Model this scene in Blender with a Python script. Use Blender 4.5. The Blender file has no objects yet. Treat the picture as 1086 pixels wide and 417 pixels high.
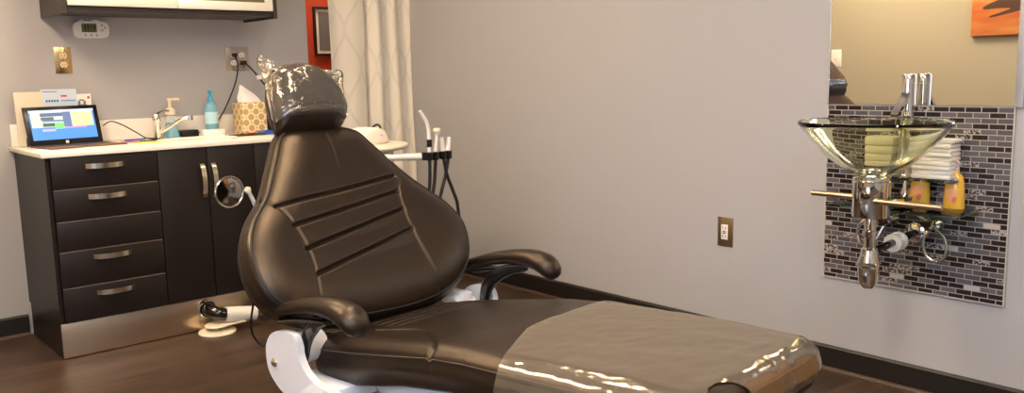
import bpy, bmesh, math, random
import numpy as np
from mathutils import Vector, Matrix, noise
random.seed(4); PI = math.pi
scene = bpy.context.scene
COL = scene.collection

# ------------------------------------------------------------------ materials
def lin(c):
    return tuple(((x/255)/12.92 if x/255 <= .04045 else ((x/255+.055)/1.055)**2.4) for x in c) + (1,)
def mat(name, rgb=(128,128,128), rough=.5, metal=0, coat=0, spec=.5, trans=0, ior=1.45, emit=None, es=0, bump=None, linear=None, coat_rough=.1, aniso=0):
    m = bpy.data.materials.new(name); m.use_nodes = True
    n = m.node_tree.nodes; b = n['Principled BSDF']
    b.inputs['Base Color'].default_value = linear+(1,) if linear else lin(rgb)
    b.inputs['Roughness'].default_value = rough
    b.inputs['Metallic'].default_value = metal
    b.inputs['Coat Weight'].default_value = coat
    b.inputs['Coat Roughness'].default_value = coat_rough
    b.inputs['Specular IOR Level'].default_value = spec
    b.inputs['Transmission Weight'].default_value = trans
    b.inputs['IOR'].default_value = ior
    if emit:
        b.inputs['Emission Color'].default_value = lin(emit); b.inputs['Emission Strength'].default_value = es
    if bump:
        sc, st = bump[:2]
        L = m.node_tree.links
        tc = n.new('ShaderNodeTexCoord'); nz = n.new('ShaderNodeTexNoise'); bp = n.new('ShaderNodeBump')
        nz.inputs['Scale'].default_value = sc; nz.inputs['Detail'].default_value = 4
        bp.inputs['Strength'].default_value = st; bp.inputs['Distance'].default_value = bump[2] if len(bump) > 2 else .002
        L.new(tc.outputs['Object'], nz.inputs['Vector']); L.new(nz.outputs['Fac'], bp.inputs['Height']); L.new(bp.outputs['Normal'], b.inputs['Normal'])
    return m
def nt(m): return m.node_tree.nodes, m.node_tree.links, m.node_tree.nodes['Principled BSDF']

M = {}
M['wall'] = mat('grey_wall_paint', rough=.75, linear=(.40,.393,.400), bump=(260,.12,.001))
M['wall_tan'] = mat('tan_wall_paint', rough=.7, linear=(.37,.335,.26), bump=(260,.12,.001))
M['red_wall'] = mat('brick_red_paint', rough=.7, linear=(.42,.045,.012), bump=(260,.1,.001))
M['ceil'] = mat('ceiling_grey', linear=(.50,.47,.44), rough=.9)
M['base'] = mat('espresso_baseboard', linear=(.012,.009,.008), rough=.45, bump=(60,.05,.001))
M['shoe'] = mat('brown_shoe_moulding', linear=(.065,.038,.024), rough=.45)
M['espresso'] = mat('espresso_laminate', linear=(.013,.009,.008), rough=.40, spec=.4, bump=(90,.08,.001))
M['lit_edge'] = mat('painted_lit_edge', linear=(.16,.115,.09), rough=.35)  # paler tone paints the light caught by the drawer tops
M['steel'] = mat('brushed_steel', linear=(.60,.49,.37), rough=.30, metal=1)
n, L, b = nt(M['steel'])
tc = n.new('ShaderNodeTexCoord'); mp = n.new('ShaderNodeMapping'); nz = n.new('ShaderNodeTexNoise'); bp = n.new('ShaderNodeBump')
mp.inputs['Scale'].default_value = (4, 4, 500); nz.inputs['Scale'].default_value = 1; nz.inputs['Detail'].default_value = 3
bp.inputs['Strength'].default_value = .25; bp.inputs['Distance'].default_value = .0008
L.new(tc.outputs['Object'], mp.inputs[0]); L.new(mp.outputs[0], nz.inputs['Vector']); L.new(nz.outputs['Fac'], bp.inputs['Height']); L.new(bp.outputs[0], b.inputs['Normal'])
M['nickel'] = mat('satin_nickel', linear=(.62,.56,.46), rough=.25, metal=1)
M['chrome'] = mat('polished_chrome', linear=(.80,.78,.72), rough=.06, metal=1)
M['chromeD'] = mat('dull_chrome', linear=(.62,.58,.52), rough=.22, metal=1)
M['bronze'] = mat('champagne_bar_metal', linear=(.50,.39,.28), rough=.3, metal=1)
M['brass'] = mat('polished_brass', linear=(.83,.60,.30), rough=.22, metal=1)
M['brassD'] = mat('antique_brass', linear=(.42,.31,.17), rough=.35, metal=1)
M['counter'] = mat('white_solid_counter', linear=(.84,.78,.70), rough=.28, coat=.2)
M['leather'] = mat('black_brown_leather', linear=(.0095,.006,.0045), rough=.35, spec=.72)
M['leather'].node_tree.nodes['Principled BSDF'].inputs['Specular Tint'].default_value = (1,.78,.58,1)  # warm reflections of the room painted into the specular tint
n, L, b = nt(M['leather'])
tc = n.new('ShaderNodeTexCoord'); v = n.new('ShaderNodeTexVoronoi'); nz = n.new('ShaderNodeTexNoise'); bp = n.new('ShaderNodeBump'); bp2 = n.new('ShaderNodeBump')
v.inputs['Scale'].default_value = 420; nz.inputs['Scale'].default_value = 11; nz.inputs['Detail'].default_value = 3
bp.inputs['Strength'].default_value = .22; bp.inputs['Distance'].default_value = .0012; bp2.inputs['Strength'].default_value = .22; bp2.inputs['Distance'].default_value = .012
L.new(tc.outputs['Object'], v.inputs['Vector']); L.new(tc.outputs['Object'], nz.inputs['Vector'])
L.new(v.outputs['Distance'], bp.inputs['Height']); L.new(nz.outputs['Fac'], bp2.inputs['Height']); L.new(bp2.outputs[0], bp.inputs['Normal']); L.new(bp.outputs[0], b.inputs['Normal'])
M['black'] = mat('black_plastic', linear=(.008,.008,.009), rough=.35)
M['gblack'] = mat('glossy_black_plastic', linear=(.008,.007,.007), rough=.15, coat=.5)
M['hose'] = mat('black_rubber_hose', linear=(.012,.011,.011), rough=.5)
M['white'] = mat('white_plastic', (232,230,226), .3, coat=.3)
M['whiteM'] = mat('white_enamel', linear=(.74,.75,.78), rough=.25, coat=.5)
M['offwhite'] = mat('off_white_plastic', (226,214,190), .4)
M['cream'] = mat('cream_enamel', (232,222,200), .3, coat=.3)
M['thread'] = mat('grey_piping', linear=(.014,.011,.009), rough=.45, spec=.5)
M['stitch'] = mat('tan_stitching', linear=(.17,.12,.085), rough=.6)
M['paper'] = mat('white_paper', (236,232,226), .8)
M['creampaper'] = mat('cream_paper', (222,214,192), .75)
M['bluepaper'] = mat('pale_blue_paper', (200,214,232), .6)
M['blueink'] = mat('blue_ink', (60,90,160), .6)
M['redink'] = mat('red_ink', (205,50,45), .6)
M['greyink'] = mat('grey_ink', (120,120,125), .6)
M['kb'] = mat('brown_keyboard_cover', linear=(.16,.085,.05), rough=.6)
M['yellow'] = mat('yellow_note', (226,222,120), .7)
M['bluepl'] = mat('blue_plastic', (40,80,170), .35)
M['pinkpl'] = mat('pink_plastic', (190,120,130), .4)
M['tissue'] = mat('tissue_paper', (245,243,240), .9)
M['darkbrown'] = mat('dark_brown_card', linear=(.02,.012,.01), rough=.5)
M['liq_blue'] = mat('blue_liquid', linear=(.30,.66,.82), rough=.12, trans=.5, coat=.4)
M['clear'] = mat('clear_plastic', linear=(.80,.90,.95), rough=.1, trans=.75, ior=1.3)
M['pump_blue'] = mat('aqua_pump_plastic', linear=(.05,.42,.62), rough=.3)
M['gold_soap'] = mat('golden_liquid_soap', linear=(.88,.50,.05), rough=.15, coat=.6)
M['soaplabel'] = mat('peach_label', (240,170,120), .4)
M['pumpclear'] = mat('clear_pink_pump', linear=(.75,.6,.55), rough=.3)
M['lcd'] = mat('green_grey_lcd', linear=(.13,.15,.075), rough=.3)
M['lcdink'] = mat('lcd_digits', linear=(.03,.04,.02), rough=.4)
M['mirror'] = mat('silvered_mirror', linear=(.88,.88,.84), rough=.0, metal=1)
M['trimsilver'] = mat('silver_mirror_edge', linear=(.72,.74,.80), rough=.25, metal=.7)
M['framebl'] = mat('black_picture_frame', linear=(.012,.01,.01), rough=.3)
M['artgrey'] = mat('grey_print', (110,108,112), .6)
M['lamp'] = mat('lamp_diffuser', (255,236,205), .5, emit=(255,226,186), es=7)
M['doorframe'] = mat('bright_aluminium', linear=(.86,.82,.75), rough=.3, metal=.35)
M['doorglass'] = mat('frosted_olive_glass', linear=(.12,.10,.05), rough=.35, spec=.6)
M['grille'] = mat('mat_white', (215,215,215), .6)

# glass, vessel sink
def glassmat(name, col, rough=.0, ior=1.47):
    m = mat(name, rough=rough, trans=1, ior=ior, linear=col); return m
M['glass'] = glassmat('sea_green_glass', (.93,.955,.79))
M['shelfglass'] = glassmat('green_shelf_glass', (.45,.66,.48))
M['lens'] = glassmat('clear_disc_glass', (.9,.9,.88), .05, 1.3)

# thin plastic film
def film(name, milk, gl, rough, bsc, bstr, tint=(.8,.78,.72)):
    m = bpy.data.materials.new(name); m.use_nodes = True
    n = m.node_tree.nodes; L = m.node_tree.links; n.clear()
    out = n.new('ShaderNodeOutputMaterial'); tr = n.new('ShaderNodeBsdfTransparent'); gs = n.new('ShaderNodeBsdfGlossy'); df = n.new('ShaderNodeBsdfDiffuse')
    mx1 = n.new('ShaderNodeMixShader'); mx2 = n.new('ShaderNodeMixShader'); fr = n.new('ShaderNodeFresnel'); ma = n.new('ShaderNodeMath')
    tc = n.new('ShaderNodeTexCoord'); nz = n.new('ShaderNodeTexNoise'); bp = n.new('ShaderNodeBump')
    nz.inputs['Scale'].default_value = bsc; nz.inputs['Detail'].default_value = 5; nz.inputs['Distortion'].default_value = .8
    bp.inputs['Strength'].default_value = bstr; bp.inputs['Distance'].default_value = .01
    L.new(tc.outputs['Object'], nz.inputs['Vector']); L.new(nz.outputs['Fac'], bp.inputs['Height'])
    tr.inputs[0].default_value = (.93,.92,.90,1); gs.inputs['Color'].default_value = (1,.94,.84,1); gs.inputs['Roughness'].default_value = rough
    df.inputs[0].default_value = tint+(1,)
    fr.inputs['IOR'].default_value = 1.5
    ma.operation = 'MULTIPLY_ADD'; ma.inputs[1].default_value = 1.1; ma.inputs[2].default_value = gl
    L.new(bp.outputs[0], gs.inputs['Normal']); L.new(bp.outputs[0], fr.inputs['Normal'])
    L.new(fr.outputs[0], ma.inputs[0]); L.new(ma.outputs[0], mx2.inputs[0])
    mx1.inputs[0].default_value = milk
    L.new(tr.outputs[0], mx1.inputs[1]); L.new(df.outputs[0], mx1.inputs[2])
    L.new(mx1.outputs[0], mx2.inputs[1]); L.new(gs.outputs[0], mx2.inputs[2]); L.new(mx2.outputs[0], out.inputs[0])
    return m
M['film'] = film('milky_plastic_sheet', .12, .08, .13, 7, .22, (.62,.50,.36))
M['bag'] = film('clear_plastic_bag', .05, .03, .07, 20, .45, (.85,.83,.8))

# floor planks along x
m = M['floor'] = mat('dark_wood_planks', rough=.38, spec=.45)
n, L, b = nt(m)
tc = n.new('ShaderNodeTexCoord'); br = n.new('ShaderNodeTexBrick'); mp = n.new('ShaderNodeMapping'); nz = n.new('ShaderNodeTexNoise'); ramp = n.new('ShaderNodeValToRGB'); mix = n.new('ShaderNodeMix'); bp = n.new('ShaderNodeBump')
br.inputs['Scale'].default_value = 1; br.inputs['Brick Width'].default_value = 1.1; br.inputs['Row Height'].default_value = .12; br.inputs['Mortar Size'].default_value = .0012
br.inputs['Color1'].default_value = (.75,.75,.75,1); br.inputs['Color2'].default_value = (1.25,1.2,1.15,1); br.inputs['Mortar'].default_value = (.35,.35,.35,1)
mp.inputs['Scale'].default_value = (2.2, 38, 1); nz.inputs['Scale'].default_value = 1; nz.inputs['Detail'].default_value = 8; nz.inputs['Roughness'].default_value = .65
ramp.color_ramp.elements[0].position = .3; ramp.color_ramp.elements[0].color = (.020,.0125,.0085,1)
ramp.color_ramp.elements[1].position = .75; ramp.color_ramp.elements[1].color = (.098,.060,.040,1)
mix.data_type = 'RGBA'; mix.blend_type = 'MULTIPLY'; mix.inputs[0].default_value = 1
L.new(tc.outputs['Object'], br.inputs['Vector']); L.new(tc.outputs['Object'], mp.inputs[0]); L.new(mp.outputs[0], nz.inputs['Vector'])
L.new(nz.outputs['Fac'], ramp.inputs[0]); L.new(ramp.outputs[0], mix.inputs[6]); L.new(br.outputs['Color'], mix.inputs[7]); L.new(mix.outputs[2], b.inputs['Base Color'])
bp.inputs['Strength'].default_value = .15; bp.inputs['Distance'].default_value = .001; L.new(nz.outputs['Fac'], bp.inputs['Height']); L.new(bp.outputs[0], b.inputs['Normal'])

# linear glass mosaic (object x = along wall, y = up)
m = M['mosaic'] = mat('glass_mosaic', rough=.18)
n, L, b = nt(m)
tc = n.new('ShaderNodeTexCoord'); sep = n.new('ShaderNodeSeparateXYZ'); cmb = n.new('ShaderNodeCombineXYZ')
br = n.new('ShaderNodeTexBrick'); ramp = n.new('ShaderNodeValToRGB'); mix = n.new('ShaderNodeMix')
L.new(tc.outputs['Object'], sep.inputs[0]); L.new(sep.outputs['Y'], cmb.inputs['X']); L.new(sep.outputs['Z'], cmb.inputs['Y'])
br.inputs['Scale'].default_value = 1; br.inputs['Brick Width'].default_value = .0525; br.inputs['Row Height'].default_value = .01867; br.inputs['Mortar Size'].default_value = .0016
br.inputs['Mortar Smooth'].default_value = .1; br.offset = .5
br.inputs['Color1'].default_value = (0,0,0,1); br.inputs['Color2'].default_value = (1,1,1,1); br.inputs['Mortar'].default_value = (0,0,0,1)
cr = ramp.color_ramp; cr.interpolation = 'CONSTANT'
cr.elements[0].position = 0; cr.elements[0].color = (.022,.015,.015,1)
cr.elements[1].position = .46; cr.elements[1].color = (.115,.108,.12,1)
e = cr.elements.new(.66); e.color = (.085,.08,.088,1)
e = cr.elements.new(.85); e.color = (.5,.45,.42,1)
vo = n.new('ShaderNodeTexVoronoi'); vo.inputs['Scale'].default_value = 190; r2 = n.new('ShaderNodeValToRGB'); r2.color_ramp.elements[0].position=.25; r2.color_ramp.elements[0].color=(.04,.03,.03,1); r2.color_ramp.elements[1].position=.6; r2.color_ramp.elements[1].color=(.42,.37,.34,1)
L.new(tc.outputs['Object'], vo.inputs['Vector']); L.new(vo.outputs['Distance'], r2.inputs[0])
gt = n.new('ShaderNodeMath'); gt.operation = 'GREATER_THAN'; gt.inputs[1].default_value = .88; L.new(br.outputs['Color'], gt.inputs[0])
vcol = n.new('ShaderNodeMix'); vcol.data_type = 'RGBA'; L.new(gt.outputs[0], vcol.inputs[0]); L.new(ramp.outputs[0], vcol.inputs[6])
r3 = n.new('ShaderNodeSeparateColor'); L.new(vo.outputs['Color'], r3.inputs[0]); r2.color_ramp.elements[0].position=.35
L.new(r3.outputs[0], r2.inputs[0]); L.new(r2.outputs[0], vcol.inputs[7])
L.new(cmb.outputs[0], br.inputs['Vector']); L.new(br.outputs['Color'], ramp.inputs[0])
L.new(br.outputs['Fac'], mix.inputs[0]); mix.data_type = 'RGBA'; L.new(vcol.outputs[2], mix.inputs[6]); mix.inputs[7].default_value = (.36,.33,.31,1)
L.new(mix.outputs[2], b.inputs['Base Color'])
rm = n.new('ShaderNodeMapRange'); rm.inputs[3].default_value = .16; rm.inputs[4].default_value = .8; L.new(br.outputs['Fac'], rm.inputs[0]); L.new(rm.outputs[0], b.inputs['Roughness'])
bp = n.new('ShaderNodeBump'); bp.invert = True; bp.inputs['Strength'].default_value = .5; bp.inputs['Distance'].default_value = .002; L.new(br.outputs['Fac'], bp.inputs['Height']); L.new(bp.outputs[0], b.inputs['Normal'])

# curtain fabric with an ogee trellis; object x along the cloth (arc length in uv.x), z up
m = M['curtain'] = mat('ogee_curtain_fabric', rough=.85, spec=.2)
n, L, b = nt(m)
uv = n.new('ShaderNodeUVMap'); uv.uv_map = 'UVMap'; sep = n.new('ShaderNodeSeparateXYZ'); L.new(uv.outputs[0], sep.inputs[0])
def mth(op, a=None, bb=None, c=None):
    q = n.new('ShaderNodeMath'); q.operation = op
    for i, x in enumerate((a, bb, c)):
        if x is None: continue
        if isinstance(x, (int, float)): q.inputs[i].default_value = x
        else: L.new(x, q.inputs[i])
    return q.outputs[0]
PX, PZ = .20, .44
sz = mth('SINE', mth('MULTIPLY', sep.outputs['Y'], 2*PI/PZ))
def band(sign, ph):
    off = mth('MULTIPLY', sz, sign*PX*.25)
    x = mth('ADD', mth('SUBTRACT', sep.outputs['X'], off), ph)
    fr = mth('FRACT', mth('DIVIDE', x, PX))
    return mth('LESS_THAN', mth('ABSOLUTE', mth('SUBTRACT', fr, .5)), .055)
lines = mth('MAXIMUM', band(1, 0), band(-1, PX*.5))
mix = n.new('ShaderNodeMix'); mix.data_type = 'RGBA'; L.new(lines, mix.inputs[0])
mix.inputs[6].default_value = (.74,.69,.60,1); mix.inputs[7].default_value = (.665,.625,.55,1); L.new(mix.outputs[2], b.inputs['Base Color'])
b.inputs['Sheen Weight'].default_value = .3

# tissue box paper: cream rings on gold
m = M['tbox'] = mat('gold_lattice_card', rough=.5)
n, L, b = nt(m)
tc = n.new('ShaderNodeTexCoord'); sep = n.new('ShaderNodeSeparateXYZ'); L.new(tc.outputs['Object'], sep.inputs[0])
hor = mth('ADD', sep.outputs['X'], sep.outputs['Y'])
def cell(ofs):
    fx = mth('SUBTRACT', mth('FRACT', mth('ADD', mth('DIVIDE', hor, .058), ofs)), .5)
    fz = mth('SUBTRACT', mth('FRACT', mth('ADD', mth('DIVIDE', sep.outputs['Z'], .058), ofs)), .5)
    d = mth('SQRT', mth('ADD', mth('MULTIPLY', fx, fx), mth('MULTIPLY', fz, fz)))
    return mth('LESS_THAN', mth('ABSOLUTE', mth('SUBTRACT', d, .36)), .07)
rings = mth('MAXIMUM', cell(0), cell(.5))
mix = n.new('ShaderNodeMix'); mix.data_type = 'RGBA'; L.new(rings, mix.inputs[0])
mix.inputs[6].default_value = (.48,.33,.14,1); mix.inputs[7].default_value = (.80,.66,.42,1); L.new(mix.outputs[2], b.inputs['Base Color'])

# orange canvas
m = M['canvas'] = mat('orange_canvas', rough=.6)
n, L, b = nt(m)
tc = n.new('ShaderNodeTexCoord'); nz = n.new('ShaderNodeTexNoise'); ramp = n.new('ShaderNodeValToRGB'); mp = n.new('ShaderNodeMapping'); mp.inputs['Scale'].default_value = (1,2,6)
nz.inputs['Scale'].default_value = 1.6; nz.inputs['Detail'].default_value = 3
ramp.color_ramp.elements[0].position = .35; ramp.color_ramp.elements[0].color = (.50,.13,.035,1); ramp.color_ramp.elements[1].position = .65; ramp.color_ramp.elements[1].color = (.72,.33,.11,1)
L.new(tc.outputs['Object'], mp.inputs[0]); L.new(mp.outputs[0], nz.inputs['Vector']); L.new(nz.outputs['Fac'], ramp.inputs[0]); L.new(ramp.outputs[0], b.inputs['Base Color'])
M['canvas_hand'] = mat('brown_painted_shape', linear=(.07,.03,.02), rough=.6)

# ------------------------------------------------------------------ helpers
def finish(o, name, m, parent=None, smooth=True, sharp=35):
    o.name = name
    if m: 
        for mm in (m if isinstance(m, (list, tuple)) else [m]): o.data.materials.append(mm)
    COL.objects.link(o)
    if parent is not None: o.parent = parent
    if smooth:
        o.data.polygons.foreach_set('use_smooth', [True]*len(o.data.polygons))
        try: o.data.set_sharp_from_angle(angle=math.radians(sharp))
        except Exception: pass
    o.data.update()
    return o
def obj(name, bm, m, parent=None, smooth=True, sharp=35, origin=None):
    bmesh.ops.recalc_face_normals(bm, faces=bm.faces)
    me = bpy.data.meshes.new(name)
    if origin is not None: bmesh.ops.translate(bm, verts=bm.verts, vec=-Vector(origin))
    bm.to_mesh(me); bm.free()
    o = bpy.data.objects.new(name, me)
    if origin is not None: o.location = origin
    return finish(o, name, m, parent, smooth, sharp)
def tag(o, label=None, cat=None, group=None, kind=None):
    if label: o['label'] = label
    if cat: o['category'] = cat
    if group: o['group'] = group
    if kind: o['kind'] = kind
    return o
def thing(name, label, cat, loc=(0,0,0), rz=0, group=None):
    o = bpy.data.objects.new(name, None); COL.objects.link(o); o.location = loc; o.rotation_euler = (0,0,rz)
    o.empty_display_size = .05
    return tag(o, label, cat, group)
def struct(name, bm, m, parent=None, **k):
    return tag(obj(name, bm, m, parent, smooth=False, **k), kind='structure')
def B(): return bmesh.new()
def box(bm, a, c, bev=0, seg=2, mtx=None):
    r = bmesh.ops.create_cube(bm, size=1)
    vs = r['verts']
    s = [max(abs(c[i]-a[i]), 1e-5) for i in range(3)]; t = [(c[i]+a[i])/2 for i in range(3)]
    for v in vs: v.co = Vector((v.co[i]*s[i]+t[i] for i in range(3)))
    if bev:
        es = list({e for v in vs for e in v.link_edges})
        r = bmesh.ops.bevel(bm, geom=es, offset=bev, segments=seg, affect='EDGES', profile=.5)
        vs = list({v for f in r['faces'] for v in f.verts} | {v for v in vs if v.is_valid})
    if mtx is not None: 
        for v in vs: v.co = mtx @ v.co
    return vs
def frames(pts):
    pts = [Vector(p) for p in pts]; T = []
    for i in range(len(pts)):
        a = pts[max(i-1,0)]; c = pts[min(i+1,len(pts)-1)]; T.append((c-a).normalized())
    ref = Vector((0,0,1)) if abs(T[0].z) < .9 else Vector((1,0,0))
    N = [(ref - T[0]*ref.dot(T[0])).normalized()]
    for i in range(1, len(pts)):
        nn = N[-1] - T[i]*N[-1].dot(T[i]); N.append(nn.normalized())
    return pts, T, N
def spline(pts, k=6, closed=False):
    P = [Vector(p) for p in pts]; n_ = len(P); out = []
    rng = range(n_ if closed else n_-1)
    for i in rng:
        if closed: p0,p1,p2,p3 = P[(i-1)%n_],P[i],P[(i+1)%n_],P[(i+2)%n_]
        else: p0,p1,p2,p3 = P[max(i-1,0)],P[i],P[i+1],P[min(i+2,n_-1)]
        for j in range(k):
            t = j/k
            out.append(.5*((2*p1)+(-p0+p2)*t+(2*p0-5*p1+4*p2-p3)*t*t+(-p0+3*p1-3*p2+p3)*t**3))
    if not closed: out.append(P[-1])
    return out
def tube(bm, pts, r, seg=12, cap=True, closed=False, flat=None, round_end=False):
    pts, T, N = frames(pts); n_ = len(pts)
    rr = r if isinstance(r, (list, tuple)) else [r]*n_
    rings = []
    for i, p in enumerate(pts):
        Bn = T[i].cross(N[i]); f = flat or (1,1)
        rings.append([bm.verts.new(p + N[i]*math.cos(2*PI*j/seg)*rr[i]*f[0] + Bn*math.sin(2*PI*j/seg)*rr[i]*f[1]) for j in range(seg)])
    for i in range(n_ - (0 if closed else 1)):
        a = rings[i]; c = rings[(i+1) % n_]
        for j in range(seg): bm.faces.new((a[j], a[(j+1)%seg], c[(j+1)%seg], c[j]))
    if cap and not closed:
        for ri, sgn, i in ((rings[0], -1, 0), (rings[-1], 1, n_-1)):
            if round_end:
                prev = ri
                for q in (.5, .85):
                    nr = [bm.verts.new(pts[i] + (v.co-pts[i])*math.cos(math.asin(q)) + T[i]*sgn*rr[i]*q) for v in ri]
                    for j in range(seg): bm.faces.new((prev[j], prev[(j+1)%seg], nr[(j+1)%seg], nr[j]))
                    prev = nr
                tip = bm.verts.new(pts[i]+T[i]*sgn*rr[i])
                for j in range(seg): bm.faces.new((prev[j], prev[(j+1)%seg], tip))
            else: bm.faces.new(ri)
def rspl(rs, k):  # radii interpolated like spline(k)
    out = []
    for i in range(len(rs)-1):
        for j in range(k): out.append(rs[i]+(rs[i+1]-rs[i])*j/k)
    return out+[rs[-1]]
def lathe(bm, prof, c=(0,0,0), axis='z', seg=32, mtx=None):
    rings = []; vs = []
    for r, h in prof:
        if r < 1e-5: ring = [bm.verts.new((0,0,h))]
        else: ring = [bm.verts.new((r*math.cos(2*PI*j/seg), r*math.sin(2*PI*j/seg), h)) for j in range(seg)]
        rings.append(ring); vs += ring
    for a, d in zip(rings, rings[1:]):
        for j in range(seg):
            q = [a[j % len(a)], a[(j+1) % len(a)], d[(j+1) % len(d)], d[j % len(d)]]
            u = []; [u.append(x) for x in q if x not in u]
            if len(u) > 2: bm.faces.new(u)
    for ring in (rings[0], rings[-1]):
        if len(ring) > 1 and not getattr(lathe, 'open', False): bm.faces.new(ring)
    R = {'z': Matrix.Identity(3), 'x': Matrix(((0,0,1),(0,1,0),(-1,0,0))), 'y': Matrix(((1,0,0),(0,0,1),(0,-1,0)))}[axis]
    for v in vs:
        v.co = R @ v.co + Vector(c)
        if mtx is not None: v.co = mtx @ v.co
    return vs
def prism(bm, poly, fn, h0, h1, bev=0):
    """poly: 2D; fn(a,b,h) -> point"""
    A = [bm.verts.new(fn(a, b, h0)) for a, b in poly]; C_ = [bm.verts.new(fn(a, b, h1)) for a, b in poly]
    fs = [bm.faces.new(A), bm.faces.new(C_[::-1])]
    k = len(poly)
    for i in range(k): fs.append(bm.faces.new((A[i], C_[i], C_[(i+1)%k], A[(i+1)%k])))
    if bev:
        es = [e for f in fs[:2] for e in f.edges]
        bmesh.ops.bevel(bm, geom=list(set(es)), offset=bev, segments=3, affect='EDGES', profile=.5)
def resample(poly, N_):
    P = np.array(poly, float); Q = np.vstack([P, P[:1]]); d = np.r_[0, np.cumsum(np.linalg.norm(np.diff(Q, axis=0), axis=1))]
    t = np.linspace(0, d[-1], N_, endpoint=False)
    return np.c_[np.interp(t, d, Q[:,0]), np.interp(t, d, Q[:,1])]
def smooth_poly(pts, N_=260, k=10):
    s = spline([(a, b, 0) for a, b in pts], k, closed=True)
    return resample([(p.x, p.y) for p in s], N_)
def edge_dist(X, Y, P):
    A = P; Bq = np.roll(P, -1, axis=0); best = np.full(X.shape, 1e9)
    for (ax, ay), (bx, by) in zip(A, Bq):
        ex, ey = bx-ax, by-ay; q = ex*ex+ey*ey+1e-12
        t = np.clip(((X-ax)*ex+(Y-ay)*ey)/q, 0, 1)
        best = np.minimum(best, np.hypot(X-ax-t*ex, Y-ay-t*ey))
    return best
def pad(P, cen, top, bot, fn, rt=.04, rb=.03, rings=70, bulge=.006, top_only=False, floor_rings=14, rw=None):
    """soft cushion: outline P, top(x,y,d) and bot(x,y,d) heights, edges rounded by rt, rb. fn maps (x,y,h) to 3D"""
    N_ = len(P); c = np.array(cen)
    q = 1-(1-np.linspace(0, 1, rings))**1.7
    X = c[0]+np.outer(q, P[:,0]-c[0]); Y = c[1]+np.outer(q, P[:,1]-c[1])
    D = edge_dist(X, Y, P); D[-1] = 0
    def rd(D, r): u = 1-np.minimum(D/r, 1); return r*(1-np.sqrt(np.maximum(1-u*u, 0)))
    Zt = top(X, Y, D)-rd(D/(rw/rt) if rw else D, rt)
    V = []; F = []
    def ring(x, y, z):
        s = len(V); V.extend(fn(a, b_, h) for a, b_, h in zip(x, y, z)); return s
    prev = None; start = None
    tops = [ring(X[i], Y[i], Zt[i]) for i in range(1, rings)]
    ctr = len(V); V.append(fn(c[0], c[1], float(Zt[0,0])))
    for j in range(N_): F.append((ctr, tops[0]+j, tops[0]+(j+1)%N_))
    def link(a, b_):
        for j in range(N_): F.append((a+j, b_+j, b_+(j+1)%N_, a+(j+1)%N_))
    for a, b_ in zip(tops, tops[1:]): link(a, b_)
    last = tops[-1]
    Xe, Ye = X[-1], Y[-1]
    tan = np.roll(P, -1, axis=0)-np.roll(P, 1, axis=0); nrm = np.c_[tan[:,1], -tan[:,0]]; nrm /= np.linalg.norm(nrm, axis=1)[:,None]
    if ((P-c)*nrm).sum() < 0: nrm = -nrm
    Zb0 = bot(Xe, Ye, np.zeros(N_))+rb
    for t in (.2, .4, .6, .8):
        o = bulge*math.sin(PI*t)
        a = ring(Xe+nrm[:,0]*o, Ye+nrm[:,1]*o, Zt[-1]*(1-t)+Zb0*t); link(last, a); last = a
    nt_ = len(F)
    if not top_only:
        q2 = 1-(1-np.linspace(0, 1, floor_rings))**1.7
        for k in range(floor_rings-1, 0, -1):
            x = c[0]+q2[k]*(P[:,0]-c[0]); y = c[1]+q2[k]*(P[:,1]-c[1]); d = edge_dist(x, y, P) if k < floor_rings-1 else np.zeros(N_)
            a = ring(x, y, bot(x, y, d)+rd(d, rb)); link(last, a); last = a
        cb = len(V); V.append(fn(c[0], c[1], float(bot(np.array([c[0]]), np.array([c[1]]), np.array([1.]))[0])))
        for j in range(N_): F.append((cb, last+(j+1)%N_, last+j))
    return V, F
def mesh(name, V, F, m, parent=None, sharp=60):
    me = bpy.data.meshes.new(name); me.from_pydata([tuple(map(float, v)) for v in V], [], F); me.update()
    bm = bmesh.new(); bm.from_mesh(me); bmesh.ops.recalc_face_normals(bm, faces=bm.faces); bm.to_mesh(me); bm.free()
    return finish(bpy.data.objects.new(name, me), name, m, parent, True, sharp)

XR, YL, XLW, YFRONT, ZC = 3.13, 4.59, -.6, -1.7, 2.6
HY = 5.3
# ------------------------------------------------------------------ room
bm = B(); box(bm, (XLW-.1, YFRONT-.1, -.1), (4.4, HY+.1, 0)); struct('floor', bm, M['floor'])
bm = B(); box(bm, (XLW-.1, YFRONT-.1, ZC), (4.4, HY+.1, ZC+.1)); struct('ceiling', bm, M['ceil'])
bm = B(); box(bm, (XLW, YL, 0), (2.466, YL+.1, ZC)); box(bm, (2.466, YL, 2.25), (XR, YL+.1, ZC)); struct('wall_back', bm, M['wall'])
bm = B(); box(bm, (XR, YFRONT, 0), (XR+.1, YL+.1, ZC)); struct('wall_right', bm, M['wall'])
bm = B(); box(bm, (XLW-.1, YFRONT, 0), (XLW, YL+.1, ZC)); struct('wall_left', bm, M['wall_tan'])
bm = B(); box(bm, (XLW-.1, YFRONT-.1, 0), (XR+.1, YFRONT, ZC)); struct('wall_front', bm, M['wall'])
bm = B(); box(bm, (1.5, HY, 0), (4.4, HY+.1, ZC)); struct('wall_hallway', bm, M['red_wall'])
bm = B(); box(bm, (1.4, YL+.1, 0), (1.5, HY+.1, ZC)); struct('wall_hallway_left', bm, M['wall'])
bm = B(); box(bm, (4.3, YL+.1, 0), (4.4, HY, ZC)); struct('wall_hallway_right', bm, M['wall'])
bm = B(); box(bm, (XR+.1, YL, 0), (4.4, YL+.1, ZC)); struct('wall_hallway_front', bm, M['wall'])
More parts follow.
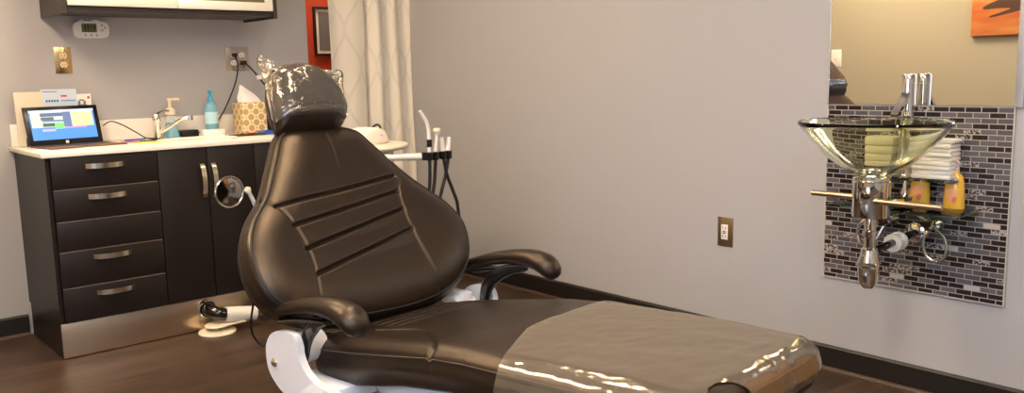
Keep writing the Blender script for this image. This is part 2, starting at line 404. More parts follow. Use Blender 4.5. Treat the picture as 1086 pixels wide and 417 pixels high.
def base_profile(bm, a, c, nx, ny, h=.10, t=.014):
    a = Vector((*a, 0)); c = Vector((*c, 0)); nn = Vector((nx, ny, 0))
    pr = [(0,0),(t,0),(t,h-.008),(t-.006,h),(0,h)]
    A = [bm.verts.new(a+nn*x+Vector((0,0,z))) for x, z in pr]; C_ = [bm.verts.new(c+nn*x+Vector((0,0,z))) for x, z in pr]
    bm.faces.new(A); bm.faces.new(C_[::-1])
    for i in range(5): bm.faces.new((A[i], C_[i], C_[(i+1)%5], A[(i+1)%5]))
def shoe_profile(bm, a, c, nx, ny):
    a = Vector((*a, 0)); c = Vector((*c, 0)); nn = Vector((nx, ny, 0))
    pr = [(.014,0)]+[(.014+.013*math.cos(t), .016*math.sin(t)) for t in (0,.4,.8,1.2,PI/2)]
    A = [bm.verts.new(a+nn*x+Vector((0,0,z))) for x, z in pr]; C_ = [bm.verts.new(c+nn*x+Vector((0,0,z))) for x, z in pr]
    bm.faces.new(A); bm.faces.new(C_[::-1]); k = len(pr)
    for i in range(k): bm.faces.new((A[i], C_[i], C_[(i+1)%k], A[(i+1)%k]))
bm = B(); base_profile(bm, (XR,YFRONT), (XR,-.24), -1, 0); base_profile(bm, (XR,.84), (XR,YL), -1, 0); struct('baseboard_right', bm, M['base'])
bm = B(); shoe_profile(bm, (XR,YFRONT), (XR,-.24), -1, 0); shoe_profile(bm, (XR,.84), (XR,YL), -1, 0); struct('trim_1', bm, M['shoe'])
bm = B(); base_profile(bm, (XLW,YL), (.904,YL), 0, -1); struct('baseboard_back', bm, M['base'])
bm = B(); shoe_profile(bm, (XLW,YL), (.904,YL), 0, -1); struct('trim_2', bm, M['shoe'])
bm = B(); base_profile(bm, (XLW,YFRONT), (XLW,YL-.015), 1, 0); struct('baseboard_left', bm, M['base'])
bm = B(); base_profile(bm, (1.5,HY), (4.3,HY), 0, -1); struct('baseboard_hallway', bm, M['base'])

# unseen window guessed from a bluish sheen; oak door added for gold chrome reflections
win = bpy.data.objects.new('unseen_window_1', None); COL.objects.link(win); win.location = (XLW, .95, 1.45); win['kind'] = 'structure'
bm = B(); W_, H_ = .62, .62
for a, c in (((0,-W_-.06,-H_-.06),(.03,W_+.06,-H_)), ((0,-W_-.06,H_),(.03,W_+.06,H_+.06)), ((0,-W_-.06,-H_),(.03,-W_,H_)), ((0,W_,-H_),(.03,W_+.06,H_)), ((0,-.02,-H_),(.02,.02,H_))): box(bm, a, c)
obj('unseen_window_frame', bm, M['white'], win, smooth=False)
bm = B(); box(bm, (.001,-W_,-H_), (.008,W_,H_)); obj('unseen_window_pane', bm, mat('added_glow_pane', (200,215,235), .4, emit=(190,212,255), es=1.8), win, smooth=False)
dr = bpy.data.objects.new('added_door_1', None); COL.objects.link(dr); dr.location = (XR, .30, 0); dr.rotation_euler = (0, 0, PI/2); dr['kind'] = 'structure'
bm = B(); box(bm, (-.45,.001,.005), (.45,.04,2.05), .003); obj('added_door_leaf', bm, mat('gold_reflector_oak', linear=(.55,.26,.06), rough=.35), dr)
bm = B(); box(bm, (-.53,.001,0), (-.455,.03,2.13)); box(bm, (.455,.001,0), (.53,.03,2.13)); box(bm, (-.455,.001,2.06), (.455,.03,2.13)); obj('added_door_casing', bm, M['espresso'], dr, smooth=False)
# ------------------------------------------------------------------ ceiling lights
def ceiling_light(x, y, sx, sy, label, power, col, grp='ceiling lights'):
    t = thing('ceiling_light', label, 'ceiling light', (x, y, ZC), group=grp)
    bm = B()
    for a, c in (((-sx/2-.02,-sy/2-.02,-.02),(sx/2+.02,-sy/2,0)), ((-sx/2-.02,sy/2,-.02),(sx/2+.02,sy/2+.02,0)), ((-sx/2-.02,-sy/2,-.02),(-sx/2,sy/2,0)), ((sx/2,-sy/2,-.02),(sx/2+.02,sy/2,0))): box(bm, a, c)
    obj('frame', bm, M['white'], t, smooth=False)
    m = bpy.data.materials.new('lit_diffuser'); m.use_nodes = True
    b_ = m.node_tree.nodes['Principled BSDF']; b_.inputs['Base Color'].default_value = (.8,.8,.8,1)
    b_.inputs['Emission Color'].default_value = col+(1,); b_.inputs['Emission Strength'].default_value = power
    bm = B(); box(bm, (-sx/2,-sy/2,-.012), (sx/2,sy/2,-.002)); obj('diffuser', bm, m, t, smooth=False)
    return t
WARM = (1,.76,.50); NEUT = (1,.93,.84); COOL = (.78,.88,1)
ceiling_light(1.25, 1.1, .5, .9, 'lit ceiling panel over the foot of the dental chair', 3.5, NEUT)
ceiling_light(1.55, 2.35, .34, .34, 'small square warm ceiling lamp over the chair back', 16, WARM)
ceiling_light(.35, .95, .45, .45, 'square warm ceiling lamp nearest the viewpoint', 17, WARM)
ceiling_light(.08, 3.12, .55, 1.1, 'large warm ceiling panel in front of the counter', 9, WARM)
ceiling_light(1.35, 3.75, .3, .3, 'small square warm ceiling lamp before the counter', 26, WARM)
ceiling_light(2.3, 3.0, .3, .3, 'small square warm ceiling lamp behind the dental chair', 6, WARM)
ceiling_light(2.3, .2, .3, .3, 'small square warm ceiling lamp near the sink wall', 22, WARM)
ceiling_light(.2, -.6, .6, 1.2, 'added cool ceiling panel for the cooler light from behind the viewpoint', 6.5, COOL)  # added cool source, stands in for light from behind the viewpoint
ceiling_light(2.9, 4.98, .3, .3, 'small square warm ceiling lamp added to light the hallway wall', 22, WARM)  # added lamp, brings light to the red hallway wall

# ------------------------------------------------------------------ base cabinet
CX0, CX1, CYF = .905, 2.35, 4.033
cab = thing('base_cabinet', 'long espresso base cabinet with drawers and doors under the white counter', 'cabinet', (CX0, CYF, 0))
def L3(o):  # world -> local of an unrotated thing
    p = Vector(o.location)
    return lambda x, y, z: (x-p.x, y-p.y, z-p.z)
c_ = L3(cab)
bm = B()
box(bm, c_(CX0+.02, CYF+.02, .16), c_(CX1-.018, YL-.002, .884))
box(bm, c_(.914, CYF, .16), c_(.93, YL-.002, .884), .001)     # end panels
box(bm, c_(CX1-.018, CYF+.001, .0), c_(CX1, YL-.002, .884), .001)
obj('body', bm, M['espresso'], cab, smooth=False)
bm = B(); box(bm, c_(.916, CYF+.012, .003), c_(CX1-.02, YL-.02, .16)); obj('plinth', bm, M['espresso'], cab, smooth=False)
bm = B(); box(bm, c_(.916, CYF+.004, .004), c_(CX1-.02, CYF+.012, .158), .002); obj('kick_plate', bm, M['steel'], cab)
def bow_handle(bm, p0, p1, out, w, t=.004, depth=.03):
    """flat arched bar between two points, bowing along out"""
    p0 = Vector(p0); p1 = Vector(p1); ax = (p1-p0).normalized(); out = Vector(out); sd = ax.cross(out).normalized()
    K = 16; R_ = []
    for i in range(K+1):
        s = i/K; h = depth*(math.sin(PI*s)**.6 if 0 < s < 1 else 0); p = p0.lerp(p1, s)+out*h
        R_.append([bm.verts.new(p+sd*w/2*a+out*t*b_) for a, b_ in ((-1,0),(1,0),(1,1),(-1,1))])
    for a, c in zip(R_, R_[1:]):
        for j in range(4): bm.faces.new((a[j], a[(j+1)%4], c[(j+1)%4], c[j]))
    bm.faces.new(R_[0]); bm.faces.new(R_[-1][::-1])
dz = [(.749,.882), (.611,.744), (.479,.606), (.320,.474), (.166,.315)]
hz = [.838, .705, None, .440, .279]
for i, ((z0, z1), hh) in enumerate(zip(dz, hz)):
    bm = B(); box(bm, c_(.932, CYF-.018, z0), c_(1.370, CYF+.018, z1), .0015)
    d = obj('drawer', bm, M['espresso'], cab)
    if i: bm = B(); box(bm, c_(.934, CYF-.0188, z1-.0022), c_(1.368, CYF+.0, z1+.0012)); obj('lit_edge_strip', bm, M['lit_edge'], d, smooth=False)  # painted light line along the drawer's top edge
    if hh:
        bm = B(); bow_handle(bm, c_(1.066, CYF-.0175, hh), c_(1.226, CYF-.0175, hh), (0,-1,0), .022); obj('handle', bm, M['nickel'], d)
for (x0, x1, hx) in ((1.374, 1.599, 1.573), (1.603, 1.833, 1.626), (1.837, 2.345, 1.87)):
    bm = B(); box(bm, c_(x0, CYF-.018, .166), c_(x1, CYF+.018, .882), .0015); d = obj('door', bm, M['espresso'], cab)
    if hx < 1.8: bm = B(); bow_handle(bm, c_(hx, CYF-.0175, .643), c_(hx, CYF-.0175, .806), (0,-1,0), .022); obj('handle', bm, M['nickel'], d)
CT = .905
bm = B(); box(bm, (.895, CYF-.032, .8845), (CX1+.01, YL-.001, CT), .003)
tag(obj('countertop', bm, M['counter'], origin=(.895, CYF, .8845)), 'white solid countertop lying on the espresso base cabinet', 'countertop')
bm = B(); box(bm, (.905, YL-.018, CT+.0002), (CX1, YL-.0005, 1.008), .002)
tag(obj('backsplash', bm, M['counter'], origin=(.905, YL, CT)), 'low white backsplash strip along the wall behind the counter', 'backsplash')

# upper cabinet
UX0, UX1, UYF, UZ = 1.083, 2.107, 4.225, 1.50
up = thing('wall_cabinet', 'dark wall cabinet with bright framed doors above the counter', 'cabinet', (UX0, UYF, UZ))
u_ = L3(up)
bm = B(); box(bm, u_(UX0, UYF, UZ), u_(UX0+.022, YL-.001, 2.25), .001); box(bm, u_(UX1-.022, UYF, UZ), u_(UX1, YL-.001, 2.25), .001)
box(bm, u_(UX0+.022, UYF+.012, UZ+.012), u_(UX1-.022, YL-.001, UZ+.032)); box(bm, u_(UX0+.022, UYF+.012, 2.23), u_(UX1-.022, YL-.001, 2.25)); box(bm, u_(UX0+.022, YL-.02, UZ+.032), u_(UX1-.022, YL-.001, 2.23))
obj('body', bm, mat('bronze_brown_laminate', linear=(.035,.026,.020), rough=.4), up, smooth=False)
for x0, x1 in ((UX0+.026, 1.594), (1.598, UX1-.026)):
    bm = B(); z0, z1, f = UZ+.036, 2.245, .042
    for a, c in (((x0,UYF-.008,z0),(x1,UYF+.010,z0+f)), ((x0,UYF-.008,z1-f),(x1,UYF+.010,z1)), ((x0,UYF-.008,z0+f),(x0+f,UYF+.010,z1-f)), ((x1-f,UYF-.008,z0+f),(x1,UYF+.010,z1-f))): box(bm, u_(*a), u_(*c), .001)
    d = obj('door', bm, M['doorframe'], up)
    bm = B(); box(bm, u_(x0+f, UYF-.002, z0+f), u_(x1-f, UYF+.004, z1-f)); obj('glass_panel', bm, M['doorglass'], d, smooth=False)

# ------------------------------------------------------------------ wall plates
YW = YL
t = thing('thermostat', 'white rounded thermostat with green display under the wall cabinet', 'thermostat', (1.296, YW, 1.448))
bm = B()
pts = []
for i in range(64):
    a = 2*PI*i/64; s_, c2 = math.sin(a), math.cos(a)
    pts.append((.081*abs(c2)**.45*(1 if c2 > 0 else -1), .041*abs(s_)**.62*(1 if s_ > 0 else -1)))
prism(bm, pts, lambda a, b_, h: (a, -h, b_), 0, .028, .006); obj('case', bm, M['white'], t)
bm = B(); box(bm, (-.045,-.0295,-.012), (.024,-.027,.030), .001); sc = obj('display', bm, M['lcd'], t)
bm = B()
for k, w in ((-.034,.010),(-.020,.010),(-.004,.006),(.008,.010)): box(bm, (k,-.0302,.000), (k+w,-.0294,.022))
box(bm, (-.036,-.0302,-.008), (.012,-.0294,-.004)); obj('digits', bm, M['lcdink'], sc, smooth=False)
for (x, z) in ((-.03,-.026), (-.003,-.026), (.022,-.026), (.049,.022), (.049,-.002)):
    bm = B(); lathe(bm, [(.0055,0),(.0055,.002),(0,.003)], (x,-.0275,z), 'y', 14, Matrix.Identity(4)); 
    for v in bm.verts: v.co.y = -.0275-abs(v.co.y+.0275)
    obj('button', bm, mat('grey_button', (165,168,175), .4), t)
bm = B(); lathe(bm, [(.004,0),(.004,.002),(0,.003)], (.063,-.0275,.011), 'y', 12)
for v in bm.verts: v.co.y = -.0275-abs(v.co.y+.0275)
obj('button', bm, M['redink'], t)
for a_, c2 in ((-.05,-.03), (.01,.04)): bm = B(); box(bm, (a_,-.016,.0395), (c2,-.001,.050), .002); obj('clip', bm, M['white'], t)

def bevel_plate(bm, w, h, d=.006, fr=.004):
    A = [(-w/2,-h/2),(w/2,-h/2),(w/2,h/2),(-w/2,h/2)]
    v0 = [bm.verts.new((a,0,b_)) for a, b_ in A]; v1 = [bm.verts.new((a,-d*.5,b_)) for a, b_ in A]; v2 = [bm.verts.new((a*(1-2*fr/w),-d,b_*(1-2*fr/h))) for a, b_ in A]
    for p, q in ((v0,v1),(v1,v2)):
        for j in range(4): bm.faces.new((p[j], p[(j+1)%4], q[(j+1)%4], q[j]))
    bm.faces.new(v2); bm.faces.new(v0[::-1])
def duplex(t, cx, cz, m, bodycol=None):
    bm = B(); prism(bm, [(.0165*math.cos(a), max(-.0135, min(.0135, .0165*math.sin(a)))) for a in [2*PI*i/28 for i in range(28)]], lambda a, b_, h: (cx+a, -.0069-h, cz+b_), 0, .0015)
    r = obj('receptacle', bm, m, t)
    bm = B()
    box(bm, (cx-.008,-.0089,cz-.003), (cx-.0055,-.0083,cz+.006)); box(bm, (cx+.0055,-.0089,cz-.003), (cx+.008,-.0083,cz+.006)); box(bm, (cx-.002,-.0089,cz-.010), (cx+.002,-.0083,cz-.006))
    obj('slot', bm, M['black'], r, smooth=False)
t = thing('outlet_plate', 'polished brass outlet plate on the wall left of the thermostat', 'outlet', (1.163, YW, 1.303))
bm = B(); bevel_plate(bm, .075, .125, .007, .012); obj('plate', bm, M['brass'], t)
gold = mat('brass_receptacle', linear=(.85,.68,.42), rough=.35, metal=.6)
duplex(t, 0, .021, gold); duplex(t, 0, -.021, gold)
bm = B(); lathe(bm, [(.003,0),(.003,.0015),(0,.002)], (0,-.007,0), 'y', 12); obj('screw', bm, M['nickel'], t)

t = thing('outlet_plate', 'brushed steel double outlet plate above the tissue box', 'outlet', (2.037, YW, 1.304))
bm = B(); bevel_plate(bm, .128, .130, .007, .008); obj('plate', bm, mat('satin_steel_plate', linear=(.45,.40,.34), rough=.3, metal=1), t)
for cx in (-.024, .024):
    for cz in (-.021, .021): duplex(t, cx, cz, M['white'])
def plug(name, label, x, z, path, r, tagpos=None, big=1):
    p = thing(name, label, 'electric lead', (x, YW-.0075, z))
    bm = B(); box(bm, (-.013*big,-.028,-.010*big), (.013*big,-.0005,.010*big), .004); tube(bm, [(0,-.02,-.005*big), (0,-.024,-.02*big)], .004, 8)
    obj('plug', bm, M['black'], p)
    bm = B(); pp = spline([(a-x, b_-(YW-.0075), c-z) for a, b_, c in path], 8); tube(bm, pp, r, 8); obj('cord', bm, M['black'], p)
    if tagpos:
        bm = B(); a, b_, c = tagpos; box(bm, (a-x-.014,b_-(YW-.0075)-.006,c-z-.012), (a-x+.014,b_-(YW-.0075)+.006,c-z+.010), .001); obj('cord_tag', bm, M['paper'], p)
plug('electric_lead', 'thin black power cord hanging from the outlet down behind the blue sanitizer bottle', 2.013, 1.325, [(2.013,4.56,1.32),(2.016,4.545,1.29),(2.014,4.545,1.23),(1.985,4.545,1.145),(1.925,4.545,1.03),(1.885,4.54,.975),(1.87,4.51,.925),(1.89,4.49,.9095)], .0035)
plug('electric_lead', 'black power cord with white tag slanting from the outlet toward the headrest', 2.061, 1.283, [(2.062,4.555,1.28),(2.09,4.545,1.255),(2.137,4.53,1.19),(2.19,4.53,1.12),(2.25,4.54,1.04),(2.28,4.53,.95),(2.27,4.48,.912)], .0045, (2.128,4.53,1.203), 1.25)

# right wall outlet (facing -x)
t = thing('outlet_plate', 'antique brass outlet plate with white receptacle on the bare grey wall', 'outlet', (XR, 2.181, .495), -PI/2)
bm = B(); bevel_plate(bm, .076, .128, .007, .008); obj('plate', bm, M['brassD'], t)
bm = B(); box(bm, (-.0165,-.010,-.033), (.0165,-.006,.033), .001); r = obj('receptacle', bm, M['white'], t)
for cz in (.019, -.019):
    bm = B(); box(bm, (-.008,-.0106,cz-.004), (-.0055,-.0099,cz+.005)); box(bm, (.0055,-.0106,cz-.004), (.008,-.0099,cz+.005)); box(bm, (-.002,-.0106,cz-.010), (.002,-.0099,cz-.007)); obj('slot', bm, M['black'], r, smooth=False)
bm = B(); box(bm, (-.008,-.0115,.001), (.008,-.0099,.005)); obj('reset_button', bm, M['redink'], r, smooth=False)
bm = B(); box(bm, (-.008,-.0115,-.006), (.008,-.0099,-.002)); obj('test_button', bm, M['black'], r, smooth=False)
for z in (.048, -.048):
    bm = B(); lathe(bm, [(.003,0),(.003,.0015),(0,.002)], (0,-.0085,z), 'y', 12); obj('screw', bm, M['nickel'], t)

# left wall: switch and canvas (seen in the mirror)
t = thing('light_switch', 'almond toggle light switch plate seen in the mirror', 'light switch', (XLW, 3.703, 1.257), PI/2)
bm = B(); bevel_plate(bm, .089, .142, .007, .006); obj('plate', bm, M['white'], t)
bm = B(); box(bm, (-.005,-.016,-.004), (.005,-.005,.012), .002); obj('toggle', bm, M['offwhite'], t)
t = thing('canvas_picture', 'orange canvas with a dark brown hand shape seen in the mirror', 'picture', (XLW, 2.26, 1.78), PI/2)
bm = B(); box(bm, (-.38,-.035,-.39), (.38,-.001,.39), .004); obj('canvas', bm, M['canvas'], t)
bm = B()
hand = [(-.38+.76*.0,.0)]
shape = [(-.30,-.185),(-.24,-.155),(-.17,-.135),(-.09,-.135),(.0,-.125),(.12,-.10),(.30,-.06),(.30,-.16),(.12,-.19),(.02,-.205),(-.06,-.225),(-.15,-.245),(-.245,-.262),(-.25,-.25),(-.16,-.222),(-.12,-.205),(-.20,-.20),(-.29,-.203)]
prism(bm, [(p.x, p.y) for p in spline([(a, b_, 0) for a, b_ in shape], 4, True)], lambda a, b_, h: (-a, -.0352-h, b_), 0, .0008); obj('painted_shape', bm, M['canvas_hand'], t, smooth=False)

# ------------------------------------------------------------------ mirror, mosaic
MY0, MY1 = 1.056, 1.718
t = thing('wall_mirror', 'large frameless wall mirror with bright silver edge above the mosaic tiles', 'mirror', (XR, MY0, 1.052))
bm = B(); box(bm, (-.008, .004, .002), (-.001, MY1-MY0-.002, 1.0)); obj('mirror_glass', bm, M['mirror'], t, smooth=False)
bm = B(); box(bm, (-.014, -.022, .0), (-.0005, .004, 1.0), .001); obj('edge_trim', bm, M['trimsilver'], t)
bm = B(); box(bm, (-.010, MY1-MY0-.002, .0), (-.0005, MY1-MY0+.002, 1.0)); obj('edge_trim', bm, M['trimsilver'], t, smooth=False)
t = thing('mosaic_panel', 'dark and grey linear glass mosaic tile panel behind the sink', 'tile panel', (XR, MY0, .378))
bm = B(); box(bm, (-.010, .004, .004), (-.0005, MY1-MY0-.004, .673)); obj('tiles', bm, M['mosaic'], t, smooth=False)
edge = mat('pale_tile_edge', (188,180,170), .5)
bm = B(); box(bm, (-.0115, 0, 0), (-.0005, MY1-MY0, .004)); box(bm, (-.0115, 0, .004), (-.0005, .004, .673)); box(bm, (-.0115, MY1-MY0-.004, .004), (-.0005, MY1-MY0, .673)); obj('edge_trim', bm, edge, t, smooth=False)

# ------------------------------------------------------------------ glass vessel sink
SX, SY = 2.775, 1.362
sk = thing('vessel_sink', 'round clear glass vessel sink on a chrome wall mount before the mirror', 'sink', (SX, SY, .80))
R = .240; prof = []
outer = []; inner = []
K = 26
for i in range(K+1):
    s = i/K; r = .028+(R-.028)*s; h = .162*(s**1.75)+.010*s
    outer.append((r, h)); 
for i in range(K+1):
    s = i/K; r = max(.028+(R-.028)*s-.006*s-.002, .02); h = .162*(s**1.75)+.010*s+.012*(1-.35*s)
    inner.append((r, h))
prof = [(0,.0)]+outer+[(R+.001, outer[-1][1]+.004), (R-.003, inner[-1][1]+.002)]+inner[::-1]+[(0, .013)]
bm = B(); lathe(bm, prof, (0,0,.036), seg=96); obj('glass_bowl', bm, M['glass'], sk)
bm = B(); lathe(bm, [(0,.0),(.055,.0),(.060,.004),(.060,.012),(.045,.018),(.030,.0215),(0,.0215)], (0,0,.020), seg=48); obj('mounting_ring', bm, M['chrome'], sk)
bm = B(); lathe(bm, [(0,0),(.026,0),(.030,.004),(.024,.008),(0,.010)], (0,0,.0495), seg=32); obj('drain_cap', bm, M['chrome'], sk)
bm = B(); lathe(bm, [(0,-.102),(.058,-.102),(.060,-.099),(.060,.016),(.056,.020),(0,.020)], (0,0,0), seg=48); obj('mount_cylinder', bm, M['chrome'], sk)
bm = B(); box(bm, (.05,-.032,-.085), (XR-SX-.0115, .032, -.055), .004); box(bm, (XR-SX-.02,-.05,-.092), (XR-SX-.0112,.05,-.05), .003); obj('wall_bracket', bm, M['chrome'], sk)
for y0, y1, x in ((.048, .212, -.004), (-.254, -.040, -.060)):
    bm = B(); tube(bm, [(x, y0, -.040), (x, y1, -.040)], .0095, 16)
    if x < -.05:
        tube(bm, [(x+.03,-.046,-.040),(x,-.046,-.040)], .006, 10)
    obj('towel_bar', bm, M['bronze'], sk)
bm = B(); lathe(bm, [(0,-.235),(.019,-.235),(.019,-.1022),(0,-.1022)], seg=24); lathe(bm, [(.020,-.170),(.024,-.168),(.024,-.150),(.020,-.148)], seg=24); obj('tailpiece', bm, M['chrome'], sk)
bm = B(); lathe(bm, [(0,-.345),(.018,-.345),(.022,-.339),(.025,-.335),(.031,-.322),(.035,-.29),(.035,-.252),(.028,-.230),(.026,-.212),(.0195,-.206),(0,-.206)], seg=32); lathe(bm, [(.0352,-.268),(.0375,-.266),(.0375,-.258),(.0352,-.256)], seg=32); obj('bottle_trap', bm, M['chrome'], sk)
bm = B(); tube(bm, [(.026,0,-.226),(.06,0,-.224)], .016, 16); tube(bm, [(.06,0,-.224),(XR-SX-.03,.0,-.204)], .0135, 16); obj('waste_pipe', bm, M['gblack'], sk)
bm = B(); tube(bm, [(.165,0,-.2175),(.178,0,-.217)], .032, 12); tube(bm, [(.178,0,-.217),(.205,0,-.2155)], .027, 20); tube(bm, [(.205,0,-.2155),(.218,0,-.215)], .033, 12); obj('pipe_nut', bm, M['white'], sk)
bm = B(); lathe(bm, [(0,0),(.038,0),(.036,.006),(.018,.012),(0,.012)], (0,0,0), 'x', 28, Matrix.Translation((XR-SX-.0112, 0, -.204)) @ Matrix.Scale(-1, 4, (1,0,0))); obj('escutcheon', bm, M['chrome'], sk)

# shut-off valves and hoses
def valve(y, z, label, hpts, grp):
    v = thing('shutoff_valve', label, 'water valve', (XR-.0112, y, z))
    vx = XR-.0112
    bm = B(); tube(bm, [(0,0,0),(-.008,0,0)], .026, 20); tube(bm, [(-.008,0,0),(-.05,0,0)], .009, 12); box(bm, (-.07,-.014,-.016), (-.042,.014,.016), .005); obj('valve_body', bm, M['chrome'], v)
    bm = B(); lathe(bm, [(0,0),(.018,.0),(.02,.006),(.016,.012),(0,.012)], (0,0,0), 'x', 10, Matrix.Translation((-.083,0,0))); obj('knob', bm, M['chrome'], v)
    bm = B(); tube(bm, spline([(a-vx, b_-y, c-z) for a, b_, c in hpts], 10), .006, 10); obj('braided_hose', bm, M['chromeD'], v)
valve(1.285, .640, 'right chrome shutoff valve with looping braided hose below the glass shelf', [(3.06,1.285,.627),(3.05,1.304,.585),(3.05,1.291,.533),(3.05,1.248,.516),(3.05,1.224,.55),(3.05,1.235,.604),(3.05,1.285,.648),(3.05,1.345,.685),(3.055,1.375,.72),(3.068,1.383,.792)], 'valves')
valve(1.445, .640, 'left chrome shutoff valve with small hose loop behind the bottle trap', [(3.06,1.445,.627),(3.03,1.475,.556),(3.0,1.503,.555),(3.0,1.518,.585),(3.0,1.510,.625),(3.01,1.475,.66),(3.03,1.42,.70),(3.055,1.388,.74),(3.068,1.383,.792)], 'valves')

# glass platform behind bowl with faucet and towels
pf = thing('glass_ledge', 'small clear glass ledge on the tiles carrying the faucet and paper towels', 'shelf', (XR-.0112, 1.36, .795))
bm = B(); box(bm, (-.10,-.16,0), (0,.165,.010), .002); obj('glass_plate', bm, M['glass'], pf)
for y_q in (-.11, .08): bm = B(); box(bm, (-.03,y_q,-.012), (0,y_q+.03,0), .002); obj('bracket', bm, M['chrome'], pf)
bm = B(); box(bm, (2.915, 1.150, .693), (XR-.0112, 1.60, .703), .002)
sh = tag(obj('glass_shelf', bm, M['shelfglass'], origin=(XR-.0112, 1.36, .693)), 'green edged glass shelf carrying the yellow soap bottles', 'shelf')

fc = thing('vessel_faucet', 'tall chrome vessel faucet with slanted spout behind the glass sink', 'faucet', (3.062, 1.383, .8052))
bm = B(); lathe(bm, [(0,0),(.028,0),(.028,.006),(.0225,.008),(.0225,.325),(0,.325)], seg=40); obj('body', bm, M['chrome'], fc)
bm = B(); lathe(bm, [(0,.3262),(.0235,.3262),(.0235,.356),(.021,.360),(0,.360)], seg=40); h_ = obj('handle', bm, M['chrome'], fc)
bm = B(); tube(bm, [(-.02,0,.352),(-.060,0,.355)], .003, 10); obj('lever', bm, M['chrome'], h_)
bm = B()
p0 = Vector((-.012,0,.292)); p1 = Vector((-.100,0,.218)); ax = (p1-p0).normalized(); up_ = ax.cross(Vector((0,1,0))).normalized()
vs = []
for p in (p0, p1): vs.append([bm.verts.new(p+Vector((0,1,0))*a*.0135+up_*b_*.0085) for a, b_ in ((-1,-1),(1,-1),(1,1),(-1,1))])
for j in range(4): bm.faces.new((vs[0][j], vs[0][(j+1)%4], vs[1][(j+1)%4], vs[1][j]))
bm.faces.new(vs[0]); bm.faces.new(vs[1][::-1]); bmesh.ops.bevel(bm, geom=list(bm.edges), offset=.002, segments=2, affect='EDGES')
obj('spout', bm, M['chrome'], fc)

# paper towels (a leaning stack)
tw = thing('paper_towel_stack', 'white stack of folded paper towels behind the glass sink', 'paper towels', (XR-.012, 1.30, .8055))
rnd = random.Random(3)
bm = B()
for k in range(9):
    z = k*.0153; o = rnd.uniform(-.004,.004); sl = -.004*(8-k)*0
    box(bm, (-.088+o, -.085+sl+rnd.uniform(-.003,.003), z), (-.004, .052+sl+rnd.uniform(-.003,.003), z+.0152), .006)
obj('towels', bm, M['paper'], tw)
tw = thing('paper_towel_stack', 'cream paper towel bundle seen through the glass bowl left of the faucet', 'paper towels', (XR-.012, 1.47, .8055))
bm = B()
for k in range(4):
    z = k*.0343; o = rnd.uniform(-.003,.003)
    box(bm, (-.088+o, -.058+rnd.uniform(-.002,.002), z), (-.004, .055, z+.0341), .007)
obj('towels', bm, M['creampaper'], tw)

def soap(x, y, label):
    s = thing('soap_bottle', label, 'soap bottle', (x, y, .7035), group='golden soap bottles')
    prof = [(.034,0,.022),(.036,.004,.024),(.034,.05,.022),(.031,.09,.020),(.026,.112,.017),(.014,.124,.013),(.012,.130,.012)]
    bm = B(); rings = []
    for ry, z, rx in prof:
        rings.append([bm.verts.new((rx*math.cos(a), ry*math.sin(a), z)) for a in [2*PI*j/28 for j in range(28)]])
    for a, c in zip(rings, rings[1:]):
        for j in range(28): bm.faces.new((a[j], a[(j+1)%28], c[(j+1)%28], c[j]))
    bm.faces.new(rings[0]); bm.faces.new(rings[-1][::-1]); obj('bottle', bm, M['gold_soap'], s)
    bm = B(); lathe(bm, [(0,.1305),(.0125,.1305),(.0125,.143),(.006,.146),(.005,.158),(.010,.160),(.010,.168),(0,.170)], seg=20); tube(bm, [(0,0,.164),(-.016,-.014,.163),(-.026,-.022,.157)], .0045, 8); obj('pump', bm, M['pumpclear'], s)
    def lab(nm, y0, z0, rx, rz, m, sw=0):
        bm = B(); cen = bm.verts.new((-.0255, y0, z0)); rg = []
        for j in range(24):
            a = 2*PI*j/24; rr_ = 1+sw*math.sin(3*a)
            yy = y0+rx*rr_*math.cos(a); zz = z0+rz*rr_*math.sin(a)
            w = np.interp(zz, [p[1] for p in prof], [p[2] for p in prof]); wy = np.interp(zz, [p[1] for p in prof], [p[0] for p in prof])
            rg.append(bm.verts.new((-w*math.sqrt(max(0,1-(yy/wy)**2))-.0012, yy, zz)))
        for j in range(24): bm.faces.new((cen, rg[j], rg[(j+1)%24]))
        return obj(nm, bm, m, s)
    lab('label_picture', .002, .050, .019, .026, M['soaplabel'], .18)
    lab('label_picture', -.008, .034, .009, .012, mat('coral_print', (232,120,90), .4), .1)
    lb_ = lab('label_badge', .0, .096, .014, .009, mat('blue_badge', (70,110,190), .4))
    bm = B(); tube(bm, [(-.0262,-.009,.094),(-.0268,-.003,.098),(-.0268,.003,.098),(-.0262,.009,.094)], .0012, 6); obj('badge_mark', bm, M['paper'], s)
soap(3.085, 1.338, 'golden soap bottle with blue badge nearer the chrome mount on the shelf')
soap(3.082, 1.220, 'golden soap bottle with blue badge at the right end of the shelf')

# ------------------------------------------------------------------ curtain + hallway picture
bm = B(); NX, NZ = 220, 40
uvl = bm.loops.layers.uv.new('UVMap'); grid = []; us = []
def cx(s, z):  # fold profile
    xx = 2.572+.55*s
    w = .0
    if s > .42:
        q = (s-.42)/.58; w = .045*math.sin(q*2*PI*2.6+.6)*min(1, q*5)
    else: w = .012*math.sin(s*2*PI*2.4+.3)
    if .40 < s < .52: w += .05*math.exp(-((s-.46)/.025)**2)
    spread = 1+.0*(2.3-z)
    return xx, w
L_ = 0; prev = None
for i in range(NX+1):
    s = i/NX; x, w = cx(s, 1)
    if prev: L_ += math.hypot(x-prev[0], w-prev[1])
    prev = (x, w); us.append(L_)
for k in range(NZ+1):
    z = .02+2.22*k/NZ; row = []
    for i in range(NX+1):
        s = i/NX; x, w = cx(s, z)
        flare = (2.24-z)*.012*max(0, s-.5)*2
        amp = .75+.25*math.sin(z*1.3+s*3)
        row.append(bm.verts.new((min(x+flare, 3.122), 4.515+w*amp+.006*math.sin(z*4+s*9), z)))
    grid.append(row)
